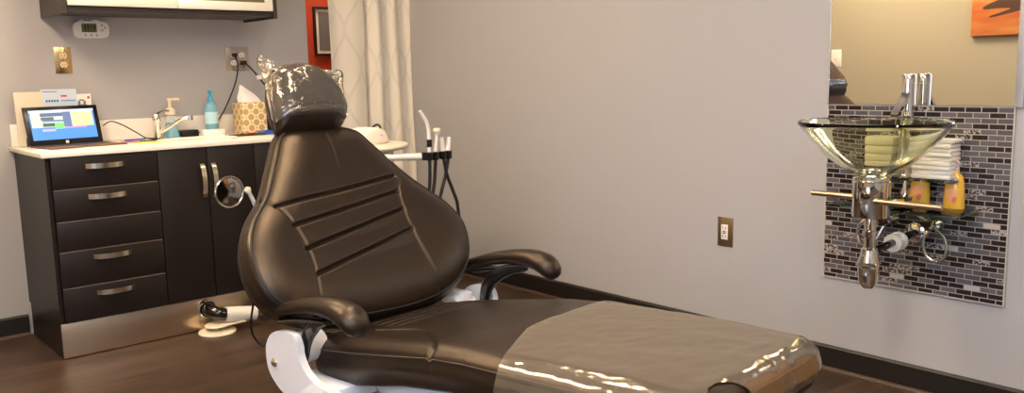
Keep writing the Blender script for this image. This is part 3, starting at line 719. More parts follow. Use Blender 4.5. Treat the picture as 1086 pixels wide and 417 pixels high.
for k in range(NZ):
    for i in range(NX):
        f = bm.faces.new((grid[k][i], grid[k][i+1], grid[k+1][i+1], grid[k+1][i]))
        for lp, (ii, kk) in zip(f.loops, ((i,k),(i+1,k),(i+1,k+1),(i,k+1))): lp[uvl].uv = (us[ii]+.045, 2.22*kk/NZ-.02)
t = thing('curtain', 'cream ogee patterned curtain hanging in the doorway corner', 'curtain', (2.85, 4.515, 0))
for v in bm.verts: v.co -= Vector((2.85, 4.515, 0))
cu = obj('fabric', bm, M['curtain'], t, sharp=180)
sm = cu.modifiers.new('thick', 'SOLIDIFY'); sm.thickness = .002
bm = B(); tube(bm, [(2.40,4.51,2.26),(3.12,4.51,2.26)], .012, 12); tube(bm, [(2.43,4.51,2.26),(2.43,YL-.001,2.26)], .006, 8); lathe(bm, [(0,-.02),(.02,-.01),(.02,.01),(0,.02)], (2.39,4.51,2.26), 'x', 16)
tag(obj('curtain_rod', bm, M['nickel'], origin=(2.76,4.51,2.26)), 'metal curtain rod above the doorway', 'curtain rod')
t = thing('framed_picture', 'black framed document with white mat on the red hallway wall', 'picture', (3.05, HY, 1.50))
bm = B(); w, h, f = .155, .162, .015
for a, c in (((-w,-.02,-h),(w,-.001,-h+f)), ((-w,-.02,h-f),(w,-.001,h)), ((-w,-.02,-h+f),(-w+f,-.001,h-f)), ((w-f,-.02,-h+f),(w,-.001,h-f))): box(bm, a, c, .002)
obj('frame', bm, M['framebl'], t)
bm = B(); box(bm, (-w+f,-.008,-h+f), (w-f,-.001,h-f)); obj('mat_board', bm, M['grille'], t, smooth=False)
bm = B(); box(bm, (-w+f+.022,-.010,-h+f+.02), (w-f-.022,-.008,h-f-.02)); obj('print', bm, M['artgrey'], t, smooth=False)

# ------------------------------------------------------------------ countertop items
# tablet with keyboard
t = thing('tablet_computer', 'black tablet computer with lit blue screen and brown keyboard cover', 'tablet', (1.115, 4.455, CT), math.radians(9.5))
W2, HT = .170, .188
tilt = Matrix.Rotation(math.radians(-14), 4, 'X') @ Matrix.Translation((0,0,0))
def tl(x0, x1, y0, y1, z0, z1, name, m, parent, bev=0, sm_=False):
    bm = B(); box(bm, (x0,y0,z0), (x1,y1,z1), bev, 2, tilt); return obj(name, bm, m, parent, smooth=sm_)
tb = tl(-W2, W2, -.004, .008, .006, HT, 'tablet_body', mat('black_bezel', linear=(.008,.008,.009), rough=.25), t, .003, True)
def em(name, rgb, s=1.0): return mat(name, rgb, .4, emit=rgb, es=s)
scr = tl(-W2+.022, W2-.022, -.0048, -.0038, .030, HT-.018, 'screen', em('screen_blue', (70,125,205), .28), tb)
def patch(a0, a1, b0, b1, rgb, lift=.0004, nm='screen_window'):
    w_ = 2*(W2-.022); h_ = HT-.048
    tl(-W2+.022+a0*w_, -W2+.022+a1*w_, -.0048-lift, -.0046-lift, .030+b0*h_, .030+b1*h_, nm, em('scr_%d_%d_%d' % rgb, rgb, .26), t)
patch(0, 1, .93, 1, (190,215,240)); patch(.02,.62,.42,.92,(175,200,205)); patch(.16,.62,.78,.9,(85,95,130),.0006); patch(.16,.36,.66,.76,(80,95,100),.0008); patch(.18,.62,.60,.66,(100,110,150),.0006)
patch(.18,.36,.44,.56,(60,90,80),.0008); patch(.36,.50,.36,.56,(110,220,110),.0008); patch(.63,.97,.42,.92,(190,215,150),.0006); patch(.02,.16,.42,.88,(190,215,180),.0008); patch(.50,.62,.42,.92,(90,110,150),.0008); patch(.5,.85,.36,.41,(170,130,190),.0006); patch(.16,.36,.28,.36,(160,150,220),.0006)
for (a, z) in ((-.0035,.0125), (.0035,.0125), (-.0035,.0195), (.0035,.0195)):
    tl(a-.003, a+.003, -.0052, -.004, z-.003, z+.003, 'home_mark', M['paper'], tb)
bm = B(); box(bm, (-W2,-.235,.0005), (W2,-.006,.006), .002)
kbo = obj('keyboard_cover', bm, M['kb'], t)
bm = B()
for r_ in range(5):
    for k in range(14): box(bm, (-.155+k*.0222, -.115+r_*.019, .006), (-.155+k*.0222+.019, -.115+r_*.019+.016, .0072))
box(bm, (-.04,-.22,.006), (.04,-.135,.0064)); obj('keys', bm, mat('dark_keys', linear=(.05,.03,.022), rough=.5), kbo, smooth=False)
bm = B(); box(bm, (-.06,.02,.0005), (.06,.062,.004), .001, 2); box(bm, (-.05,.012,.004), (.05,.058,.007), .001, 2, None); 
box(bm, (-.03,-.001,0), (.03,.001,.085), 0, 1, Matrix.Translation((0,.075,.004)) @ Matrix.Rotation(math.radians(25), 4, 'X')); obj('kickstand', bm, M['black'], t)

# papers / folder leaning on the backsplash
def leaf(name, label, cat, x, w, h, y, m, thick=.002, lean=6, rz=0, marks=(), grp=None):
    t = thing(name, label, cat, (x, y, CT+.0005), math.radians(rz), grp)
    mt = Matrix.Rotation(math.radians(-lean), 4, 'X')
    bm = B(); box(bm, (-w/2,-thick/2,0), (w/2,thick/2,h), min(.001, thick*.3), 1, mt); s = obj('sheet', bm, m, t)
    for a0, a1, b0, b1, mm in marks:
        bm = B(); box(bm, (-w/2+a0*w, -thick/2-.0006, b0*h), (-w/2+a1*w, -thick/2-.0001, b1*h), 0, 1, mt); obj('print_mark', bm, mm, t, smooth=False)
    return t
leaf('file_folder', 'cream file folder standing at the left end behind the tablet', 'folder', .990, .125, .252, 4.530, M['creampaper'], .010, 5, 6)
leaf('leaflet', 'pale blue leaflet with red heading behind the tablet', 'leaflet', 1.122, .158, .262, 4.536, M['bluepaper'], .002, 5, 2,
     [(.04,.45,.95,.965,M['greyink']), (.55,.72,.86,.89,M['redink'])]+[(.12+.075*k,.17+.075*k,.77,.81,M['blueink']) for k in range(5)]+[(.55+.07*k,.60+.07*k,.78,.80,M['blueink']) for k in range(6)])
leaf('leaflet', 'white leaflet with small round drawing right of the blue leaflet', 'leaflet', 1.222, .088, .236, 4.548, M['paper'], .002, 4, 0,
     [(.8,.92,.90,.95,M['redink']), (.25,.75,.74,.79,M['greyink']), (.30,.42,.79,.86,M['greyink']), (.58,.70,.79,.86,M['greyink']), (.38,.62,.86,.89,M['greyink'])])
bm = B(); box(bm, (.955,4.500,CT+.0004), (1.005,4.515,.945), .003); tag(obj('adapter_block', bm, M['black'], origin=(.98,4.507,CT)), 'small black adapter block at the left end of the counter', 'adapter')

# cable of tablet
bm = B(); tube(bm, spline([(1.292,4.50,.985),(1.33,4.50,1.004),(1.38,4.50,.985),(1.44,4.49,.945),(1.48,4.45,.912),(1.52,4.40,.9082),(1.50,4.35,.9082),(1.42,4.35,.9082),(1.36,4.38,.9082),(1.40,4.42,.912),(1.47,4.41,.915),(1.53,4.44,.909)], 8), .003, 8)
tag(obj('charging_cable', bm, M['black'], origin=(1.29,4.50,CT)), 'thin black charging cable curling from the tablet to the faucet', 'cable')
def pen(x0, y0, x1, y1, m, label, r=.004, z=CT+.0045):
    p = thing('pen', label, 'pen', (x0, y0, z)); bm = B(); d = Vector((x1-x0, y1-y0, 0)); tube(bm, [(0,0,0), d*.85], r, 10); obj('barrel', bm, m, p)
    bm = B(); tube(bm, [d*.8501, d*.93, d], [r, r*.8, r*.2], 10); obj('tip', bm, M['black'], p)
pen(1.325,4.36,1.42,4.325, M['pinkpl'], 'pink pen lying on the counter beside the tablet')
pen(1.335,4.33,1.44,4.35, M['bluepl'], 'blue pen lying on the counter beside the tablet', z=CT+.0127)
bm = B(); box(bm, (1.36,4.20,CT+.0003), (1.47,4.27,CT+.0045), .001); tag(obj('note_pad', bm, M['yellow'], origin=(1.41,4.235,CT)), 'yellow note pad lying on the counter left of the faucet', 'note pad')

# drop-in basin and small faucet
bm = B(); pr = []
for i in range(48):
    a = 2*PI*i/48; ca, sa = math.cos(a), math.sin(a); e = .7
    pr.append((.19*abs(ca)**e*(1 if ca > 0 else -1), .125*abs(sa)**e*(1 if sa > 0 else -1)))
prev = None
for s_, z in ((1.0,.0003),(1.0,.004),(.97,.006),(.92,.005),(.90,.001),(.86,.0008),(0.4,.0006)):
    ring = [bm.verts.new((1.66+a*s_, 4.26+b_*s_, CT+z)) for a, b_ in pr]
    if prev:
        for j in range(48): bm.faces.new((prev[j], prev[(j+1)%48], ring[(j+1)%48], ring[j]))
    prev = ring
bm.faces.new(prev)
tag(obj('counter_basin', bm, M['counter'], origin=(1.66,4.26,CT)), 'shallow white basin set in the counter under the small faucet', 'sink')
t = thing('counter_faucet', 'small chrome counter faucet with rising spout beside the soap pump', 'faucet', (1.535, 4.46, CT+.0003))
bm = B(); lathe(bm, [(0,0),(.027,0),(.026,.006),(.019,.010),(.018,.085),(.021,.09),(.021,.118),(.016,.126),(0,.127)], seg=28); obj('body', bm, M['chrome'], t)
bm = B(); tube(bm, spline([(.010,-.008,.035),(.05,-.03,.058),(.10,-.06,.093),(.135,-.08,.107)], 5), [.010]*16, 14); lathe(bm, [(0,-.012),(.0135,-.012),(.0135,.012),(0,.012)], (.140,-.083,.103), seg=20); obj('spout', bm, M['chrome'], t)
bm = B(); tube(bm, spline([(0,0,.122),(.018,-.004,.134),(.040,-.008,.140),(.062,-.01,.139)], 4), [.006,.006,.006,.0055,.0055,.005,.005,.005,.0045,.0045,.005,.005,.005], 10, round_end=True); obj('lever', bm, M['chrome'], t)

# foaming soap pump
t = thing('soap_dispenser', 'clear soap dispenser with white pump and pale blue liquid', 'soap bottle', (1.620, 4.50, CT+.0003))
bm = B(); lathe(bm, [(0,0),(.036,0),(.040,.005),(.038,.02),(.030,.055),(.0235,.078),(.0,.078)], seg=32); obj('liquid', bm, M['liq_blue'], t)
bm = B(); lathe(bm, [(.0235,.0785),(.022,.095),(.0205,.112),(.024,.118),(.0,.118)], seg=32); obj('bottle_neck', bm, M['clear'], t)
bm = B(); lathe(bm, [(0,.1185),(.025,.1185),(.0255,.140),(.018,.150),(.008,.154),(.008,.186),(.013,.190),(.013,.200),(0,.203)], seg=28); tube(bm, [(0,0,.194),(.03,-.006,.196),(.047,-.009,.193)], .0065, 10); obj('pump', bm, M['offwhite'], t)
bm = B(); box(bm, (1.665,4.48,CT+.0003), (1.755,4.54,.940), .004); tag(obj('adapter_box', bm, M['black'], origin=(1.71,4.51,CT)), 'flat black box on the counter behind the soap dispenser', 'box')
bm = B(); tube(bm, spline([(1.754,4.51,.922),(1.79,4.49,.925),(1.815,4.46,.9085),(1.85,4.43,.9085)], 6), .0028, 8); tag(obj('power_cable', bm, M['black'], origin=(1.755,4.51,CT)), 'short black cord from the flat black box', 'cable')

t = thing('sanitizer_bottle', 'tall aqua blue pump sanitizer bottle against the backsplash', 'sanitizer bottle', (1.835, 4.50, CT+.0003))
bm = B(); lathe(bm, [(0,.0),(.030,.0),(.034,.005),(.034,.145),(.028,.165),(.014,.178),(0,.178)], seg=32)
for v in bm.verts: v.co.y *= .75
obj('bottle', bm, M['liq_blue'], t)
bm = B(); lathe(bm, [(.0346,.06),(.0350,.062),(.0350,.120),(.0346,.122)], seg=32)
for v in bm.verts: v.co.y *= .76
obj('label_band', bm, mat('pale_aqua_label', linear=(.45,.72,.80), rough=.4), t)
bm = B(); lathe(bm, [(0,.1785),(.015,.1785),(.015,.198),(.007,.202),(.006,.222),(.012,.225),(.011,.236),(0,.238)], seg=24); tube(bm, [(0,0,.231),(-.012,-.016,.230),(-.02,-.026,.224)], .0045, 8); obj('pump', bm, M['pump_blue'], t)
bm = B(); box(bm, (1.745,4.385,CT+.0003), (1.855,4.445,.940), .004); tag(obj('small_white_box', bm, M['white'], origin=(1.80,4.41,CT)), 'low white box in front of the blue sanitizer bottle', 'box')

t = thing('tissue_box', 'gold lattice patterned tissue box with a white tissue on the counter', 'tissue box', (2.040, 4.485, CT+.0003), math.radians(0))
bm = B(); box(bm, (-.068,-.065,0), (.068,.065,.165), .002); obj('box', bm, M['tbox'], t)
bm = B(); n_ = 14
rows = []
for k in range(9):
    s_ = k/8; row = []
    for i in range(n_):
        a = 2*PI*i/n_; w = (.050*(1-s_**1.6)+.006)*(1+.18*math.sin(3*a+2*s_)); row.append(bm.verts.new((.008-.05*s_+w*math.cos(a)*1.1, w*.35*math.sin(a), .1655+.085*s_+.010*math.sin(2*a)*s_)))
    rows.append(row)
for a, c in zip(rows, rows[1:]):
    for j in range(n_): bm.faces.new((a[j], a[(j+1)%n_], c[(j+1)%n_], c[j]))
bm.faces.new(rows[-1]); obj('tissue', bm, M['tissue'], t)
bm = B(); box(bm, (2.135,4.45,CT+.0003), (2.20,4.55,1.055), .003); tag(obj('storage_box', bm, M['darkbrown'], origin=(2.165,4.5,CT)), 'dark brown upright box right of the tissue box', 'box')
bm = B(); box(bm, (1.86,4.25,CT+.0003), (2.02,4.36,CT+.006), .002); tag(obj('instrument_mat', bm, M['darkbrown'], origin=(1.94,4.30,CT)), 'dark flat mat on the counter before the tissue box', 'mat')
for k, (x0,y0,x1,y1,m_,lb_) in enumerate(((1.88,4.27,1.93,4.33,M['brass'],'short brass coloured instrument on the dark mat'), (1.93,4.28,1.99,4.31,M['redink'],'short red pen on the dark mat'))): pen(x0,y0,x1,y1,m_,lb_, z=CT+.0105)
t = thing('instrument_tray', 'shallow blue plastic tray on the counter beside the tissue box', 'tray', (2.115, 4.30, CT+.0003), math.radians(-10))
bm = B(); box(bm, (-.10,-.06,0), (.10,.06,.003), .001)
for a, c in (((-.10,-.06,.003),(.10,-.056,.016)), ((-.10,.056,.003),(.10,.06,.016)), ((-.10,-.056,.003),(-.096,.056,.016)), ((.096,-.056,.003),(.10,.056,.016))): box(bm, a, c)
obj('tray', bm, M['bluepl'], t, smooth=False)

# ------------------------------------------------------------------ side cart behind the chair
CXc, CYc, CZc = 2.05, 3.53, .885
t = thing('side_cart', 'white round topped side cart behind the dental chair', 'cart', (CXc, CYc, 0))
bm = B(); lathe(bm, [(0,.860),(.275,.860),(.295,.866),(.302,.875),(.298,.883),(.285,.886),(0,.886)], seg=72); obj('tray_top', bm, M['cream'], t)
bm = B(); lathe(bm, [(0,.08),(.225,.08),(.23,.085),(.23,.852),(.20,.860),(0,.860)], seg=56); obj('cabinet_body', bm, M['whiteM'], t)
bm = B(); lathe(bm, [(0,.035),(.20,.035),(.215,.05),(.20,.08),(0,.08)], seg=40); obj('foot_ring', bm, M['gblack'], t)
for k in range(4):
    a = PI/4+k*PI/2; bm = B(); lathe(bm, [(0,-.012),(.018,-.012),(.0185,0),(.018,.012),(0,.012)], (.16*math.cos(a), .16*math.sin(a), .0187), 'x', 16); obj('caster', bm, M['black'], t)
t = thing('ultrasonic_scaler', 'small white and pink ultrasonic scaler unit on the side cart', 'dental device', (2.135, 3.46, .8862), math.radians(15))
bm = B()
P_ = smooth_poly([(-.085,-.055),(0,-.07),(.085,-.055),(.09,0),(.08,.055),(0,.065),(-.08,.055),(-.09,0)], 90)
V, F = pad(P_, (0,0), lambda x, y, d: .078-.20*(x+.01)**2*10-.0*y, lambda x, y, d: 0*x, lambda a, b_, h: (a, b_, h), rt=.035, rb=.004, rings=24, bulge=.002)
mesh('housing', V, F, mat('pinkish_white_plastic', (236,222,212), .35), t)
bm = B(); tube(bm, spline([(.02,-.02,.074),(.05,-.02,.086),(.085,-.01,.072),(.095,0,.03),(.098,0.005,.006)], 6), .005, 8); obj('handpiece_cord', bm, M['black'], t)
bm = B(); prism(bm, [(.014*math.cos(a), .012*math.sin(a)) for a in [2*PI*i/20 for i in range(20)]], lambda a, b_, h: (a+.02, -.0665-h, b_+.032), 0, .003); obj('dial', bm, mat('lilac_dial', (150,150,190), .4), t)
bm = B(); prism(bm, [(.009*math.cos(a), .008*math.sin(a)) for a in [2*PI*i/20 for i in range(20)]], lambda a, b_, h: (a-.03, -.0655-h, b_+.03), 0, .003); obj('button', bm, M['grille'], t)

# instrument holder with suction tips
t = thing('instrument_holder', 'white arm with black holder block for the dental handpieces', 'instrument holder', (2.0, 3.05, .85))
h3 = lambda x, z, y=3.05: (x-2.0, y-3.05, z-.85)
bm = B(); tube(bm, [h3(1.985,.856,3.18), h3(2.04,.852,3.08), h3(2.148,.850)], [.011,.013,.016], 14); obj('arm', bm, M['white'], t)
bm = B(); tube(bm, [h3(1.985,.855,3.22), h3(1.985,.856,3.175)], .012, 12); tube(bm, [h3(1.985,.856,3.20), h3(1.985,.70,3.215), h3(1.95,.55,3.26)], .014, 12); obj('arm_post', bm, M['white'], t)
bm = B(); lathe(bm, [(0,-.012),(.017,-.010),(.019,0),(.017,.010),(0,.012)], h3(2.160,.851,3.043), 'y', 20); obj('pivot_knob', bm, M['black'], t)
bm = B(); box(bm, h3(2.165,.835,3.042), h3(2.302,.858,3.068), .006); obj('holder_bar', bm, M['gblack'], t)
for x in (2.183, 2.215, 2.255, 2.285):
    bm = B(); tube(bm, [h3(x,.832,3.035), h3(x,.866,3.035)], [.015,.017], 16); obj('holder_cup', bm, M['gblack'], t)
def hp(label, x, pts, rr, hose, m=M['white'], extra=None):
    q = thing('dental_handpiece', label, 'dental handpiece', (x, 3.035, .85), group=None)
    f = lambda a, b_, c=3.035: (a-x, c-3.035, b_-.85)
    bm = B(); tube(bm, spline([f(*p) for p in pts], 6), rspl(rr, 6), 12); obj('tip', bm, m, q)
    bm = B(); tube(bm, spline([f(*p) for p in hose], 8), .0075, 10); obj('hose', bm, M['hose'], q)
    if extra: extra(q, f)
def ex1(q, f): bm = B(); tube(bm, [f(2.184,.890), f(2.184,.922)], .0125, 14); obj('collar', bm, M['gblack'], q)
def ex2(q, f):
    bm = B(); lathe(bm, [(0,0),(.010,.002),(.017,.018),(.013,.030),(.006,.026),(0,.02)], f(2.226,.938), seg=10); obj('nozzle_head', bm, M['offwhite'], q)
hp('bent cream suction tip, leftmost of the four handpieces', 2.184, [(2.183,.868),(2.184,.92),(2.182,.965),(2.172,1.0),(2.155,1.025),(2.140,1.046)], [.009,.009,.008,.008,.0075,.007], [(2.183,.834),(2.181,.76),(2.172,.67),(2.165,.56),(2.13,.42),(2.08,.30,3.1)], M['white'], ex1)
hp('white handpiece with flared rosette head, second from left', 2.216, [(2.216,.868),(2.220,.90),(2.225,.940)], [.009,.008,.007], [(2.215,.834),(2.205,.74),(2.190,.66),(2.18,.55),(2.14,.42),(2.10,.31,3.1)], M['white'], ex2)
hp('straight white handpiece, third from left', 2.257, [(2.256,.868),(2.253,.90),(2.250,.926)], [.011,.010,.009], [(2.258,.834),(2.27,.76,3.03),(2.295,.69,3.025),(2.315,.62,3.02),(2.32,.5),(2.24,.36,3.08)])
hp('straight white handpiece, rightmost of the four', 2.283, [(2.282,.868),(2.288,.90),(2.292,.926)], [.011,.010,.009], [(2.283,.834),(2.265,.76),(2.24,.69),(2.22,.62),(2.19,.5),(2.14,.36,3.1)])

# round glass disc with chrome rim at the chair's left
t = thing('round_examination_mirror', 'round glass mirror with chrome rim in front of the cabinet doors', 'mirror', (1.354, 3.2, .768), math.radians(8))
bm = B(); lathe(bm, [(0,-.006),(.04,-.004),(.056,.0),(.04,.004),(0,.006)], (0,0,0), 'y', 48); obj('glass_disc', bm, mat('dark_mirror_glass', linear=(.42,.38,.34), rough=.12, metal=1), t)
bm = B(); tube(bm, [(.0585*math.cos(a), 0, .0585*math.sin(a)) for a in [2*PI*i/48 for i in range(48)]], .0042, 10, closed=True); obj('rim', bm, M['chrome'], t)
bm = B(); tube(bm, [(.060,.0,-.002),(.078,.0,-.004)], .005, 10); tube(bm, spline([(.080,0,-.004),(.098,.0,-.040),(.12,.01,-.09),(.155,.05,-.16)], 5), .008, 12); obj('arm', bm, M['whiteM'], t)
bm = B(); lathe(bm, [(0,-.014),(.010,-.011),(.013,0),(.010,.011),(0,.014)], (.080,0,-.002), 'z', 18); obj('knob', bm, M['cream'], t)

# floor conduit in front of the kick plate
t = thing('floor_junction', 'cream round floor junction with black elbow at the steel kick plate', 'pipe fitting', (1.556, 3.955, 0))
bm = B(); tube(bm, [(.038*math.cos(a)-.002, .073, .106+.040*math.sin(a)) for a in [2*PI*i/32 for i in range(32)]], .006, 8, closed=True); obj('wall_ring', bm, M['chrome'], t)
bm = B(); tube(bm, spline([(-.002,.078,.106),(.0,.03,.104),(.02,.0,.092),(.055,-.01,.083)], 6), .030, 18); obj('elbow_hose', bm, M['gblack'], t)
bm = B(); tube(bm, [(.052,-.01,.084),(.20,-.012,.060)], .036, 20); obj('pipe_sleeve', bm, M['white'], t)
bm = B(); lathe(bm, [(0,0),(.086,0),(.088,.005),(.084,.011),(.04,.014),(0,.014)], (.012,0,0.0005), seg=48); obj('base_disc', bm, M['cream'], t)
bm = B(); lathe(bm, [(0,.0146),(.016,.0146),(.016,.034),(0,.034)], (.012,0,0), seg=20); obj('stem', bm, M['nickel'], t)
bm = B(); lathe(bm, [(0,.034),(.055,.034),(.057,.038),(.052,.043),(0,.043)], (.012,0,0), seg=40); box(bm, (.03,-.045,.0345), (.14,.035,.0425), .003); obj('top_plate', bm, M['cream'], t)

# ------------------------------------------------------------------ dental chair
TH = math.radians(6.3)
U = Vector((math.sin(TH), -math.cos(TH), 0)); Vv = Vector((math.cos(TH), math.sin(TH), 0))
O = U*(-1.6)+Vv*1.65
CRZ = math.atan2(U.y, U.x)
ch = thing('dental_chair', 'large dark brown leather dental chair with white frame and padded armrests', 'dental chair', (O.x, O.y, 0), CRZ)
RHO = math.radians(35); ub, zb = -.366, .444
def bk(v, w, n_):  # back plane coords -> local (x=foot, y=far side, z)
    return (ub-w*math.sin(RHO)+n_*math.cos(RHO), v, zb+w*math.cos(RHO)+n_*math.sin(RHO))
# backrest
bo = [(-.10,.722),(-.162,.688),(-.228,.590),(-.298,.488),(-.368,.418),(-.415,.345),(-.432,.268),(-.424,.195),(-.390,.140),(-.33,.095),(-.22,.065),(-.08,.052),(.067,.048),(.178,.060),(.260,.088),(.325,.135),(.367,.205),(.382,.285),(.358,.360),(.312,.425),(.257,.495),(.207,.573),(.168,.638),(.128,.690),(.02,.720)]
PB = smooth_poly(bo, 480)
seamL = np.array([(-.300,.50),(-.309,.470),(-.279,.434),(-.255,.358),(-.247,.282),(-.257,.204),(-.285,.09)])
seamR = np.array([(.205,.60),(.197,.483),(.168,.436),(.152,.361),(.150,.290),(.154,.210),(.160,.154),(.168,.06)])
def smooth1(P_): 
    s = spline([(a, b_, 0) for a, b_ in P_], 8); return np.array([(p.x, p.y) for p in s])
seamL, seamR = smooth1(seamL), smooth1(seamR)
folds = [((-.285,.440),(.180,.487)), ((-.262,.368),(.165,.430)), ((-.251,.290),(.153,.366)), ((-.252,.207),(.151,.292))]
# fold lines run straight across the pad
def polydist(X, Y, P_):
    best = np.full(X.shape, 1e9)
    for (ax, ay), (bx, by) in zip(P_, P_[1:]):
        ex, ey = bx-ax, by-ay; q = ex*ex+ey*ey+1e-12; t_ = np.clip(((X-ax)*ex+(Y-ay)*ey)/q, 0, 1)
        best = np.minimum(best, np.hypot(X-ax-t_*ex, Y-ay-t_*ey))
    return best
def groove(d, w, dep): return dep*np.exp(-(d/w)**2)
def btop(X, Y, D):
    z = .046+.030*np.clip(np.abs(X+.02)/.40, 0, 1)**2.2+.010*np.clip((Y-.45)/.3, 0, 1)
    z = z-groove(polydist(X, Y, seamL), .005, .0035)-groove(polydist(X, Y, seamR), .005, .0035)
    xl = np.interp(Y, seamL[::-1,1], seamL[::-1,0]); xr = np.interp(Y, seamR[::-1,1], seamR[::-1,0])
    for (a, b_) in folds:
        dd = polydist(X, Y, np.array([a, b_])); z = z-groove(dd, .0055, .0115)
    # quilted swell between the folds
    t_ = np.clip((X-xl)/(xr-xl+1e-6), 0, 1); inside = (X > xl) & (X < xr) & (Y < .5)
    yy = Y-.045*(X+.26)/.45*1.0
    ph = (yy-.207)/.0775
    ed = np.clip(np.minimum(X-xl, xr-X)/.06, 0, 1); ed = ed*ed*(3-2*ed)
    z = z+np.where(inside & (ph > 0) & (ph < 3), .0035*np.abs(np.sin(PI*ph))*ed, 0)
    z = z-groove(polydist(X, Y, np.array([(-.005,.72),(-.012,.60),(-.02,.545)])), .003, .0016)
    return z
V, F = pad(PB, (-.02,.33), btop, lambda x, y, d: -.055+.0*x, bk, rt=.050, rb=.03, rings=150, bulge=.008, rw=.115)
backrest = mesh('backrest', V, F, M['leather'], ch)
# piping around the back
cen = np.array((-.02,.36))
def inset(P_, q):
    tan = np.roll(P_, -1, axis=0)-np.roll(P_, 1, axis=0); nr = np.c_[tan[:,1], -tan[:,0]]; nr /= np.linalg.norm(nr, axis=1)[:,None]
    if ((P_-P_.mean(0))*nr).sum() < 0: nr = -nr
    return P_-nr*q
q_ = inset(PB, .010); D_ = edge_dist(q_[:,0], q_[:,1], PB); uu = 1-np.minimum(D_/.115, 1)
hz_ = btop(q_[:,0], q_[:,1], D_)-.050*(1-np.sqrt(np.maximum(1-uu*uu, 0)))
bm = B(); tube(bm, [bk(a, b_, h+.0012) for (a, b_), h in zip(q_[::2], hz_[::2])], .0035, 8, closed=True); obj('piping', bm, M['thread'], backrest)
for sgn, sm_ in ((0, seamL[5:]), (1, seamR[8:])):
    bm = B(); dd = edge_dist(sm_[:,0], sm_[:,1], PB); inside_ = sm_
    hh_ = btop(sm_[:,0], sm_[:,1], dd)+.0015
    uu = 1-np.minimum(dd/.115, 1); hh_ -= .050*(1-np.sqrt(np.maximum(1-uu*uu, 0)))
    tube(bm, [bk(a, b_, h-.0022) for (a, b_), h in zip(sm_, hh_)], .0020, 8); obj('seam_piping', bm, M['leather'], backrest)
bm = B()
shell = smooth_poly([(a*.93-.002, .37+(b_-.37)*.93) for a, b_ in bo], 120)
V, F = pad(shell, (-.02,.33), lambda x, y, d: -.045+0*x, lambda x, y, d: -.085+0*x, bk, rt=.01, rb=.03, rings=12, bulge=.0); bm.free()
mesh('back_shell', V, F, M['gblack'], ch)

# headrest
ho = [(-0.11,.892),(-.074,.919),(-.031,.932),(.011,.929),(.053,.909),(.088,.871),(.108,.822),(.113,.776),(.104,.739),(.080,.713),(.054,.692),(.017,.682),(-.138,.690),(-.158,.720),(-.156,.772),(-.142,.832)]
ho = [(a*1.0, b_) for a, b_ in ho]
PH = smooth_poly(ho, 160)
HN = .055
def htop(X, Y, D):
    z = HN+.052-.9*(X+.02)**2-1.0*(Y-.80)**2
    z = z-np.where(Y < .742, (.742-Y)*.55, 0)-groove(np.abs(Y-.742), .004, .004)
    return z
V, F = pad(PH, (-.02,.80), htop, lambda x, y, d: HN-.075+.0*x, bk, rt=.045, rb=.03, rings=60, bulge=.008)
headrest = mesh('headrest', V, F, M['leather'], ch)
bm = B()
for dy in (-.035, .035): tube(bm, [bk(-.02+dy, .60, -.062), bk(-.02+dy, .80, -.045)], .012, 10, flat=(.5,1.4))
box(bm, (-.06,-.015,-.012), (.06,.015,.012), .003, 2, Matrix.Translation(Vector(bk(-.02,.70,-.068))))
obj('headrest_bracket', bm, M['chromeD'], ch)

# seat and leg rest: one long cushion
so = [(-.462,-.19),(-.448,-.255),(-.40,-.289),(-.25,-.297),(0,-.297),(.25,-.295),(.50,-.288),(.70,-.275),(.765,-.265),(.800,-.235),(.812,-.16),(.817,0),(.814,.18),(.803,.255),(.775,.290),(.71,.305),(.50,.315),(.25,.318),(0,.318),(-.18,.315),(-.30,.300),(-.375,.262),(-.430,.19),(-.462,0)]
PS = smooth_poly(so, 560)
ux = [-.45,-.36,-.25,-.10,.06,.18,.30,.60,.88]; uz = [.462,.474,.490,.514,.541,.552,.556,.565,.566]
bx_ = [-.45,-.37,-.25,-.04,.13,.40,.88]; bz_ = [.352,.338,.365,.412,.436,.452,.462]
sseam = smooth1(np.array([(-.28,-.175),(-.20,-.160),(-.13,-.158),(-.07,-.180),(0,-.222),(.058,-.265),(.075,-.31)]))
def stop_(X, Y, D):
    z = np.interp(X, ux, uz)+.010*(1-(Y/.31)**2)
    z = z-groove(polydist(X, Y, sseam), .0048, .009)
    for u_q in (-.405,-.365,-.325,-.285,-.245):
        m_ = 1/(1+np.exp(-(Y+.13)/.01))*1/(1+np.exp((Y-.25)/.012)); z = z-groove(np.abs(X-u_q-.03*Y), .006, .008)*m_
    z = z-.006*np.exp(-((X-.08)/.05)**2)*0
    return z
V, F = pad(PS, (.05,.01), stop_, lambda x, y, d: np.interp(x, bx_, bz_), lambda a, b_, h: (a, b_, h), rt=.038, rb=.022, rings=150, bulge=.006, rw=.060)
seat = mesh('seat', V, F, M['leather'], ch)
SV, SF = V, F
# top stitch along the side seam
q_ = inset(PS, .0); 
bm = B(); pts_ = []
for (a, b_) in PS:
    pts_.append((a, b_))
tan = np.roll(PS, -1, axis=0)-np.roll(PS, 1, axis=0); nr = np.c_[tan[:,1], -tan[:,0]]; nr /= np.linalg.norm(nr, axis=1)[:,None]
if ((PS-PS.mean(0))*nr).sum() < 0: nr = -nr
zt = stop_(PS[:,0], PS[:,1], np.zeros(len(PS)))-.030
Q = [(a+nx*.0005, b_+ny*.0005, z+.002) for (a, b_), (nx, ny), z in zip(PS, nr, zt)]
for i in range(0, len(Q), 1):
    a = Vector(Q[i]); c = Vector(Q[(i+1) % len(Q)])
    for s0, s1 in ((0,.55),): tube(bm, [a.lerp(c, s0), a.lerp(c, s1)], .0011, 5)
obj('stitching', bm, M['stitch'], seat)

